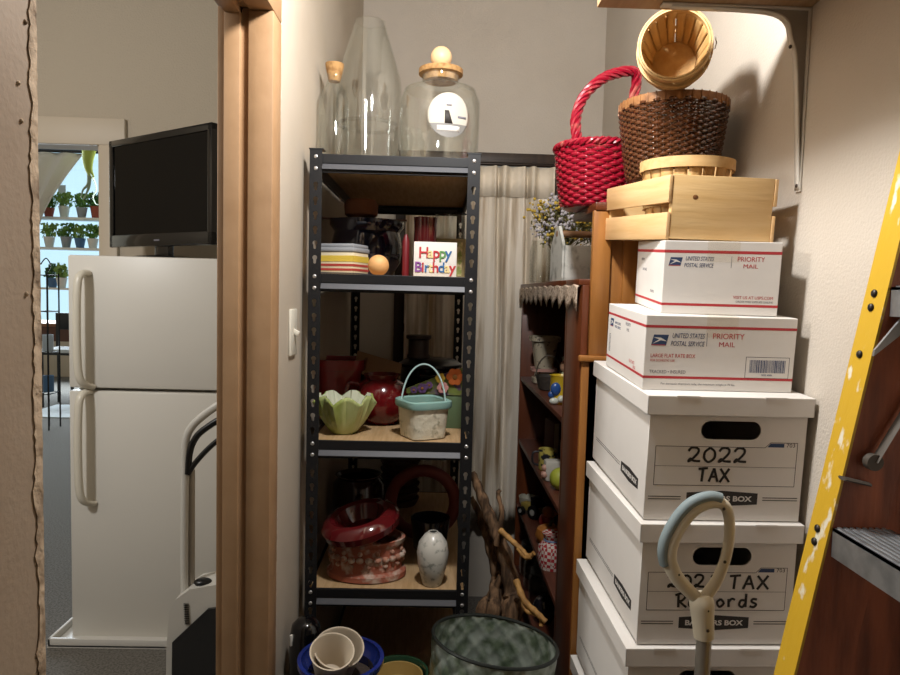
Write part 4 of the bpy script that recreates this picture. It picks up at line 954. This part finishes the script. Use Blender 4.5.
for (yw, yf, nm) in ((LY, LY + .048, 'far'), (NY, NY - .048, 'near')):
    m = MB(); bar(m, a_, b_, nrm, .004, yw, yf); fl_ = m.build('front_flange', MYEL, ld_, smooth=False)
    m = MB(); s_ = 1 if yf > yw else -1
    bar(m, a_ + nrm * .004, b_ + nrm * .004 - dr * .0, nrm, .078, yw, yw + s_ * .006); m.build('rail', MBRN, ld_, smooth=False)
    m = MB(); bar(m, a_ + nrm * .078, b_ + nrm * .078 - dr * .13, nrm, .004, yw + s_ * .006, yf); m.build('rear_flange', MYEL, ld_, smooth=False)
    # rear leg behind
    ra, rb_ = foot + Vector((.11, 0, 0)), tp - dr * .25 + Vector((.055, 0, 0))
    dr2 = (rb_ - ra).normalized(); n2 = Vector((dr2.z, 0, -dr2.x))
    m = MB(); bar(m, ra, rb_, n2, .12, yw + s_ * .010, yw + s_ * .03); m.build('rear_leg', MBRN, ld_, smooth=False)
    m = MB()
    for (x, y) in ((855, 293), (851, 307), (839, 354), (818, 529), (814.5, 542)):
        q = aY(x, y, LY + .024); f = rail_at_z(q.z); m.ball(Vector((f.x - .001, yw + s_ * .026, f.z)) - L0, .0062, 12, (.6, 1, 1))
    m.build('bolts', mat('bolt_dark', '3a3632', .4, .7), ld_)
for (zz, nm) in ((aY(829, 528, LY).z, 0), (aY(884, 287, LY).z, 1), (aY(829, 528, LY).z - .31, 2)):
    f = rail_at_z(zz); m = MB(); x0 = f.x + .004
    m.b2(Vector((x0, NY, zz - .004)) - L0, Vector((x0 + .085, LY - .001, zz)) - L0)
    m.b2(Vector((x0, NY, zz - .042)) - L0, Vector((x0 + .003, LY - .001, zz)) - L0); m.b2(Vector((x0 + .082, NY, zz - .03)) - L0, Vector((x0 + .085, LY - .001, zz)) - L0)
    for k in range(8): m.b2(Vector((x0 + .006 + k * .0095, NY, zz)) - L0, Vector((x0 + .010 + k * .0095, LY - .001, zz + .0022)) - L0)
    m.build('step', MALU, ld_, smooth=False)
m = MB(); q0, q1, q2, q3 = aY(873, 350, LY - .01), aY(905, 312, LY - .01), aY(905, 330, LY - .01), aY(872, 356, LY - .01)
m.prism([(q.x - L0.x, q.z - L0.z) for q in (q0, q1, q2, q3)], .004, T(0, LY - .01 - L0.y, 0) @ FRONT); m.build('step_brace', MALU, ld_, smooth=False)
m = MB(); A, B = aY(874, 462, LY - .012), aY(915, 395, LY - .012)
m.tube([A - L0, B - L0], .009, 8, flat=.25); q = aY(873, 462, LY - .012) - L0; m.cyl(q + Vector((0, -.006, 0)), q + Vector((0, .006, 0)), .012, 16)
A, B = aY(842, 478, LY - .006), aY(868, 484, LY - .006); m.tube([A - L0, B - L0], .010, 8, flat=.3)
m.build('spreader', mat('dull_spreader', '4d463e', .6, .3), ld_)

# ================================================================== mop handle
MY = 1.08; mp = aY(703, 675, MY); g = thing('steam_mop', 'cream steam mop with a grey grip on its loop handle, before the boxes', 'mop', (mp.x, MY, 0)); mo = Vector(g.location)
MCR = mat('cream_mop_plastic', 'cfc6b0', .35)
loop = [(701, 600), (686, 588), (674, 573), (669, 556), (673, 538), (684, 519), (697, 507), (712, 502), (724, 505), (729, 518), (729, 540), (725, 560), (718, 578), (709, 592)]
Pl = smooth_path([aY(x, y, MY) - mo for x, y in loop], 5, True); N = len(Pl)
m = MB(); m.tube(Pl, [.0105 + .002 * math.sin(2 * PI * i / N) for i in range(N)], 12, True); m.build('loop_handle', MCR, g)
gp = smooth_path([aY(x, y, MY - .002) - mo for x, y in ((665.5, 566), (663, 552), (667, 535), (679, 515), (693, 502), (710, 496.5), (722, 499))], 5)
m = MB(); m.tube(gp, [.006] + [.0095] * (len(gp) - 2) + [.005], 12); m.build('grip', mat('grey_grip', '7f8d90', .6), g)
np_ = [aY(x, y, MY) - mo for x, y in ((701, 594), (702, 606), (703, 622), (704, 637))]
m = MB(); m.tube(smooth_path(np_, 5), [.014, .016, .018, .0195, .020, .020, .0195, .019, .0185, .018, .0178, .0175, .0172, .017, .0168, .0165], 20); m.build('neck', MCR, g)
pz = np_[-1]
m = MB(); m.cyl((0, 0, .16), (pz.x, pz.y, pz.z + .004), .0125, 20); m.build('pole', mat('grey_pole', '9a948a', .35, .5), g)
m = MB(); m.lathe([(0, .045), (.02, .05), (.045, .09), (.045, .15), (.03, .175), (0, .18)], 24); m.build('body', MCR, g)
m = MB(); m.b2((-.13, -.06, 0), (.13, .06, .03), .01); m.b2((-.03, -.03, .03), (.03, .03, .055), .008); m.build('mop_head', mat('mop_pad', '8f8b84', .7), g)
m = MB()
for (x, y) in ((724, 509), (725, 562), (678.5, 575), (708, 611), (708, 631)): m.ball(aY(x, y, MY - (.010 if y < 600 else .0185)) - mo, .0028, 10, (1, .5, 1))
m.build('screws', mat('mop_screw', '3c352c', .5), g)

# ================================================================== refrigerator and what stands by it
FY = 2.65; fx0 = aY(69.5, 450, FY).x; FWd = .72; ft = aY(140, 256.5, FY).z; fb = aY(140, 640, FY).z; fs_ = aY(140, 390.5, FY).z
g = thing('refrigerator', 'white top freezer refrigerator standing in a white drip tray', 'refrigerator', (fx0 + FWd / 2, FY + .33, .010)); fo = Vector(g.location)
def fp(nm, lo, hi, mt, par=g, bev=.006): q = MB(); q.b2(Vector(lo) - fo, Vector(hi) - fo, bev); return q.build(nm, mt, par)
fp('cabinet', (fx0 + .006, FY + .062, .05), (fx0 + FWd - .006, FY + .66, ft - .004), MWHITE)
d1 = fp('freezer_door', (fx0, FY, fs_ + .006), (fx0 + FWd, FY + .056, ft), MWHITE, g, .008)
d2 = fp('fridge_door', (fx0, FY, fb), (fx0 + FWd, FY + .056, fs_ - .006), MWHITE, g, .008)
fp('toe_grille', (fx0 + .05, FY + .075, .02), (fx0 + FWd - .02, FY + .09, .052), mat('grey_grille', '6f6d69', .6), g, .002)
m = MB()
for x in (.05, FWd - .05):
    for y in (.12, .6): m.cyl(Vector((fx0 + x, FY + y, .016)) - fo, Vector((fx0 + x, FY + y, .052)) - fo, .02, 14)
m.build('feet', MBLKP, g)
for (dd, ya, yb_) in ((d1, 273, 388), (d2, 393, 506)):
    za, zb_ = aY(80, ya, FY - .03).z, aY(80, yb_, FY - .03).z; hx = aY(86, 320, FY).x; s = -1
    top_first = dd is d1
    P = [(hx + .010, FY + .002, za), (hx, FY - .03, za - .004), (hx - .006, FY - .050, za - .05), (hx - .008, FY - .055, (za + zb_) / 2), (hx - .006, FY - .050, zb_ + .07), (hx + .004, FY - .035, zb_ + .02), (hx + .024, FY + .002, zb_)]
    P = smooth_path([Vector(q) - fo for q in P], 6); m = MB(); m.tube(P, .017, 12, flat=.75); m.build('handle', MCREAMH, dd)
ty = aY(110, 655, 2.575).y
g = thing('drip_tray', 'shallow white plastic drip tray under the refrigerator', 'tray', (fx0 + FWd / 2, FY + .3, 0))
m = MB(); x0, x1, y0_, y1_ = -FWd / 2 - .055, FWd / 2 + .055, -.375, .39
m.b2((x0, y0_, 0), (x1, y1_, .010)); m.b2((x0, y0_, 0), (x1, y0_ + .014, .036), .004); m.b2((x0, y1_ - .014, 0), (x1, y1_, .036), .004); m.b2((x0, y0_, 0), (x0 + .014, y1_, .036), .004); m.b2((x1 - .014, y0_, 0), (x1, y1_, .036), .004)
m.build('pan', mat('tray_plastic', 'd6d3cc', .4), g)
# television
tr_ = aY(215.5, 245, 2.75); tl_ = aY(113.5, 240, 3.18); ttz = aY(214, 123, 2.75).z; tbz = aY(214, 245, 2.75).z
ctr = (tr_ + tl_) / 2; tw = (Vector((tr_.x, tr_.y)) - Vector((tl_.x, tl_.y))).length; th_ = ttz - tbz; ang = math.atan2(tr_.y - tl_.y, tr_.x - tl_.x)
g = thing('television', 'black flat screen television angled on top of the refrigerator', 'television', (ctr.x, ctr.y, ft + .001), (0, 0, ang)); zb0 = tbz - ft
m = MB()
m.b2((-tw / 2, -.02, zb0), (tw / 2, .02, zb0 + .055), .004); m.b2((-tw / 2, -.02, zb0 + th_ - .03), (tw / 2, .02, zb0 + th_), .004)
m.b2((-tw / 2, -.02, zb0), (-tw / 2 + .028, .02, zb0 + th_), .004); m.b2((tw / 2 - .028, -.02, zb0), (tw / 2, .02, zb0 + th_), .004); m.b2((-tw / 2 + .02, -.006, zb0 + .03), (tw / 2 - .02, .045, zb0 + th_ - .02), .01)
m.build('casing', MGLOSSBLK, g)
m = MB(); m.b2((-tw / 2 + .026, -.0125, zb0 + .052), (tw / 2 - .026, -.0065, zb0 + th_ - .028)); m.build('screen', mat('tv_screen', '040405', .12, spec=.25), g, smooth=False)
m = MB(); m.b2((-.05, .0, .012), (.05, .03, zb0 + .02), .004); m.build('neck', MGLOSSBLK, g)
m = MB(); m.lathe([(0, 0), (.20, 0), (.20, .006), (.15, .016), (0, .02)], 40, sy=.55); m.build('base', MGLOSSBLK, g)
m = MB(); m.b2((-.02, -.0212, zb0 + .022), (.02, -.0198, zb0 + .029)); m.build('badge', MGREY, g, smooth=False)

# upright vacuum by the doorway
VY = 1.95; vb = aY(200, 620, VY); g = thing('upright_vacuum', 'white and black upright vacuum in front of the refrigerator', 'vacuum cleaner', (vb.x, VY, 0)); vo = Vector(g.location)
MVW = mat('vacuum_white', 'cac7bf', .35)
def vp(L, Y=VY): return [aY(x, y, Y) - vo for x, y in L]
m = MB(); m.tube(smooth_path(vp([(184.5, 592), (184.5, 540), (185, 480), (185.5, 444), (191, 428), (204, 415), (222, 403), (236, 398), (240, 408), (238, 430)]), 5), .0115, 12, flat=.8); m.build('handle', MVW, g)
m = MB(); m.tube(smooth_path(vp([(188, 474), (190, 452), (197, 436), (212, 424), (230, 414)], VY - .004), 5), .0095, 10); m.tube(smooth_path(vp([(188, 474), (196, 462), (210, 447), (226, 434), (236, 426)], VY - .004), 5), .008, 10); m.build('grip', MBLKP, g)
m = MB(); m.tube(vp([(191.5, 585), (191.5, 470)], VY + .012), .010, 12); m.build('pole', mat('vacuum_grey_pole', 'a49c90', .4, .3), g)
bp_ = vp([(176, 604), (182, 592), (196, 582), (230, 576), (246, 584), (250, 640), (250, 760), (172, 760), (173, 640)])
m = MB(); m.prism([(q.x, q.z) for q in bp_], .11, T(0, .06, 0) @ FRONT); m.build('body', MVW, g, smooth=False)
bp2 = vp([(180, 632), (214, 600), (244, 596), (246, 755), (178, 755)])
m = MB(); m.prism([(q.x, q.z) for q in bp2], .012, T(0, -.048, 0) @ FRONT); m.build('dark_panel', MGLOSSBLK, g, smooth=False)
m = MB(); q = vp([(203, 582)], VY - .02)[0]; m.ball(q, .026, 16, (1, .8, .45)); m.build('release_button', MBLKP, g)
m = MB(); m.use(MBLKP)
for k in range(12): q = vp([(186 + k * .1, 604 + k * 1.8)], VY - .052)[0]; m.box(q, (.014, .002, .0022))
m.build('vents', None, g, smooth=False)
zlow = bp_[6].z
m = MB(); m.b2((-.12, -.10, 0), (.16, .16, .085), .02); m.b2((-.06, -.05, .08), (.10, .06, zlow + .01), .01); m.build('floor_head', MBLKP, g)

# ================================================================== bright shop room beyond
def gl(x, y, Y): q = aY(x, y, Y); return q
MLEAF = [mat('leaf_a', '5f8a3c', .5), mat('leaf_b', '86a552', .5), mat('leaf_c', '3f6a35', .5)]
MPOT = [mat('pot_white', 'd8d6d0', .5), mat('pot_red', '9a4a38', .7), mat('pot_grey', '8f949a', .6), mat('pot_blue', '4a6d94', .5)]
sY = YG - .35
shz = [gl(70, y, sY).z for y in (218, 248, 288)]
wsx0, wsx1 = gl(20, 230, sY).x, gl(112, 230, sY).x
for k, z in enumerate(shz):
    g = thing('plant_shelf', ('upper', 'middle', 'lower')[k] + ' pale plant shelf across the bright window beyond', 'shelf', ((wsx0 + wsx1) / 2, sY, z - .03))
    m = MB(); m.b2((wsx0 - g.location.x, -.14, 0), (wsx1 - g.location.x, .14, .03), .004); m.build('board', MPOT[0], g)
    m = MB()
    for x in (wsx0 + .06, wsx1 - .06): m.b2((x - g.location.x - .02, .10, -.10), (x - g.location.x + .02, .34, 0), .003)
    m.build('bracket', MSTEEL, g)
spots = [(48, 0, 1, 0, 'upright plant in a red pot at the left of the upper window shelf'), (64, 0, 0, 1, 'leafy plant in a white pot near the middle of the upper window shelf'), (83, 0, 2, 0, 'bushy plant in a grey pot at the right of the upper window shelf'), (95, 0, 1, 2, 'dark leaved plant in a red pot at the right end of the upper window shelf'),
         (50, 1, 0, 1, 'leafy plant in a white pot at the left of the middle window shelf'), (66, 1, 2, 0, 'trailing plant in a grey pot on the middle window shelf'), (79, 1, 3, 1, 'bright plant in a blue pot on the middle window shelf'), (93, 1, 0, 0, 'bushy plant in a white pot at the right of the middle window shelf'),
         (51, 2, 3, 2, 'dark leaved plant in a blue pot on the lower window shelf'), (62, 2, 0, 1, 'pale leaved plant in a white pot on the lower window shelf')]
for x, s, pi_, li, lab in spots:
    q = gl(x, 230, sY); g = thing('potted_plant', lab, 'potted plant', (q.x, sY + random.uniform(-.03, .03), shz[s]), group='plants on the window shelves')
    h = random.uniform(.12, .17); lth('pot', shell([(.05, 0), (.075, h), (.08, h + .01)], .006), MPOT[pi_], g, 20)
    m = MB(); rr = random.uniform(.10, .13)
    for k in range(80):
        a = random.uniform(0, 2 * PI); e = random.uniform(.2, 1); tip = Vector((rr * e * math.cos(a), .5 * rr * e * math.sin(a), h + random.uniform(.02, .20)))
        m.box(tip, (.06, .03, .003), Euler((random.uniform(0, 3), random.uniform(0, 3), random.uniform(0, 3))).to_matrix())
        if k % 5 == 0: m.tube([(0, 0, h - .02), tip], .004, 5)
    m.build('foliage', MLEAF[li], g, smooth=False)
for (x, y, w, hgt, c, lab) in ((62, 191, .11, .17, 'e0e0e0', 'white card hanging in the window beyond, higher of two'), (48, 200, .12, .16, '8a5a50', 'brown card hanging in the window beyond, lower of two')):
    q = gl(x, y, YG - .1); m = MB(); m.b2((-w / 2, -.006, -hgt / 2), (w / 2, .006, hgt / 2), .002); m.cyl((0, 0, hgt / 2), (0, 0, wz1 - q.z - .03), .003, 5)
    o = m.build('hanging_card', mat('card' + c, c, .7), loc=q); mark(o, lab, 'card')
# hanging streamer
q = gl(88, 152, 9.2); g = thing('hanging_streamer', 'yellow green squid-like streamer hanging in the window beyond', 'hanging ornament', q)
m = MB(); m.tube(smooth_path([(0, 0, CB - q.z), (0, 0, 0), (.0, 0, -.1)], 3), .006, 5); m.build('cord', MBLKP, g)
m = MB(); m.tube(smooth_path([gl(x, y, 9.2) - q for x, y in ((89, 150), (88, 160), (89, 170), (93, 178))], 5), [.10 - .075 * i / 15 for i in range(16)], 10, flat=.4); m.build('body', mat('streamer_green', '8f9a3a', .6), g)
m = MB()
for L in (((91, 174), (95, 183), (96, 190), (93, 197), (96, 204), (101, 205)), ((89, 174), (88, 184), (83, 190), (81, 198)), ((90, 174), (89, 186), (87, 192), (83, 200))):
    PP = smooth_path([gl(x, y, 9.2) - q for x, y in L], 5); m.tube(PP, [.028 - .02 * i / (len(PP) - 1) for i in range(len(PP))], 6, flat=.4)
m.build('tentacles', mat('streamer_grey', '7d8a72', .6), g)
# curtain swag
q = gl(38, 152, 9.6); g = thing('curtain_swag', 'pale gathered curtain at the left of the bright window beyond', 'curtain', q)
def swag(i, j): 
    v = j / 12; u = i / 24; w = .62 * (1 - v) ** 1.3 + .06
    return Vector((-.45 + u * (w + .40), .03 * math.sin(u * 22), -v * 1.0))
m = MB(); m.grid(swag, 25, 13); m.build('cloth', mat('swag_cloth', 'c3bcb2', .8), g, solid=.004)
m = MB(); m.cyl((-1.0, 0, .02), (1.6, 0, .02), .02, 10); m.build('rod', MBLKP, g)
# dark valance board over the window
g = gl(70, 147, 9.65); m = MB(); m.b2((-1.6, -.03, -.03), (1.2, .03, .07)); mark(m.build('valance_board', mat('slate_board', '4a5560', .6), loc=(g.x, 9.72, g.z)), 'dark slate valance board above the window beyond', 'valance')
# wire plant stand
q = gl(49, 420, 6.6); g = thing('wire_stand', 'tall black wire plant stand seen beside the refrigerator', 'plant stand', (q.x, 6.6, 0))
m = MB()
for sx in (-.055, .055):
    for sy in (-.1, .1): m.cyl((sx, sy, 0), (sx, sy, 1.52), .008, 6)
for z in (.35, .75, 1.15, 1.5): m.tube([(-.055, -.1, z), (.055, -.1, z), (.055, .1, z), (-.055, .1, z)], .006, 5, True)
for s in (-1, 1): m.tube(smooth_path([(s * .055, -.1, 1.52), (s * .09, -.1, 1.6), (s * .05, -.1, 1.66), (0, -.1, 1.6)], 4), .006, 5)
m.build('frame', MBLK, g)
for z, c in ((.356, '4a6d94'), (.756, 'b8c3cf')):
    o = thing('storage_tin', ('blue' if z < .5 else 'pale') + ' tin standing on the wire plant stand', 'tin', (q.x, 6.6, z + .006))
    m = MB(); m.lathe(shell([(.045, 0), (.048, .01), (.048, .16)], .003), 20); m.build('body', mat('tin' + c, c, .5), o)
# table and chair
q = gl(62, 322, 8.6); g = thing('wooden_table', 'brown wooden table in the bright room beyond', 'table', (q.x + .1, 8.6, 0)); tz = gl(62, 323, 8.4).z
m = MB(); m.b2((-.75, -.35, tz - .04), (.75, .35, tz), .006); m.build('tabletop', mat('table_brown', '8a5a3a', .4), g)
m = MB(); m.b2((-.7, -.32, tz - .22), (.7, .32, tz - .04)); m.build('apron', mat('table_dark', '5a3320', .5), g)
for sx in (-.66, .66):
    for sy in (-.28, .28):
        m = MB(); m.b2((sx - .03, sy - .03, 0), (sx + .03, sy + .03, tz - .04)); m.build('leg', mat('table_leg', '4a2b1c', .5), g)
q = gl(65, 350, 7.9); g = thing('chair', 'black chair with a white seat cushion before the brown table', 'chair', (q.x, 7.9, 0)); cz = gl(65, 352, 7.9).z
m = MB(); m.b2((-.2, -.2, cz - .02), (.2, .2, cz), .004); m.build('seat', MBLKP, g)
m = MB(); m.b2((-.19, -.19, cz), (.19, .19, cz + .05), .02); m.build('cushion', mat('white_cushion', 'cfd3d6', .8), g)
for sx in (-.17, .17):
    for sy in (-.17, .17): m = MB(); m.cyl((sx, sy, 0), (sx, sy, cz - .02), .018, 8); m.build('leg', MBLKP, g)
m = MB(); m.b2((-.2, .17, cz), (-.17, .2, cz + .45)); m.b2((.17, .17, cz), (.2, .2, cz + .45)); m.b2((-.2, .175, cz + .25), (.2, .195, cz + .45), .005); m.build('backrest', MBLKP, g)
q = gl(58, 418, 6.9); m = MB(); y1 = gl(58, 407, 7.2).y
m.b2((-.75, 0, .001), (.75, .75, .010), .003); mark(m.build('pale_rug', mat('rug_white', 'd3dade', .9, bump=(120, .8)), loc=(q.x + .2, gl(58, 418, 6.9).y * 0 + (EYE / (EYE - gl(58, 418, 6.9).z) * 6.9), 0)), 'pale rug on the blue grey carpet beyond the refrigerator', 'rug')
q = gl(70, 600, 3.05); g = thing('blue_bag', 'small blue bag on the carpet beside the refrigerator', 'bag', (fx0 - .03, 3.0, 0))
m = MB(); m.lathe([(0, 0), (.022, 0), (.024, .10), (.018, .20), (.008, .235), (0, .235)], 20, fn=lambda a, j: 1 + .06 * math.sin(5 * a)); m.build('sack', mat('bag_blue', '1f3564', .7), g)

# ================================================================== light
def light(kind, name, loc, energy, col, rot=None, **k):
    d = bpy.data.lights.new(name, kind); d.energy = energy; d.color = col
    for a, v in k.items(): setattr(d, a, v)
    o = bpy.data.objects.new(name, d); C.objects.link(o); o.location = loc
    if rot: o.rotation_euler = rot
    return o
light('POINT', 'closet_bulb', (.06, 1.14, EYE + .81), 35, (1, .99, .985), shadow_soft_size=.05)
light('POINT', 'kitchen_light', (-2.0, 1.05, 2.35), 50, (1, .985, .96), shadow_soft_size=.12)
light('AREA', 'shop_window_daylight', (-5.4, YG - .9, 2.3), 260, (.80, .91, 1), (math.radians(-80), 0, 0), size=3.5)
w = bpy.data.worlds.new('sky'); bpy.context.scene.world = w; w.use_nodes = True
bg = w.node_tree.nodes['Background']; bg.inputs[0].default_value = (.55, .82, 1, 1); bg.inputs[1].default_value = .75
vs = bpy.context.scene.view_settings
vs.view_transform = 'Standard'; vs.look = 'None'; vs.gamma = 1; vs.use_curve_mapping = False; vs.exposure = .75
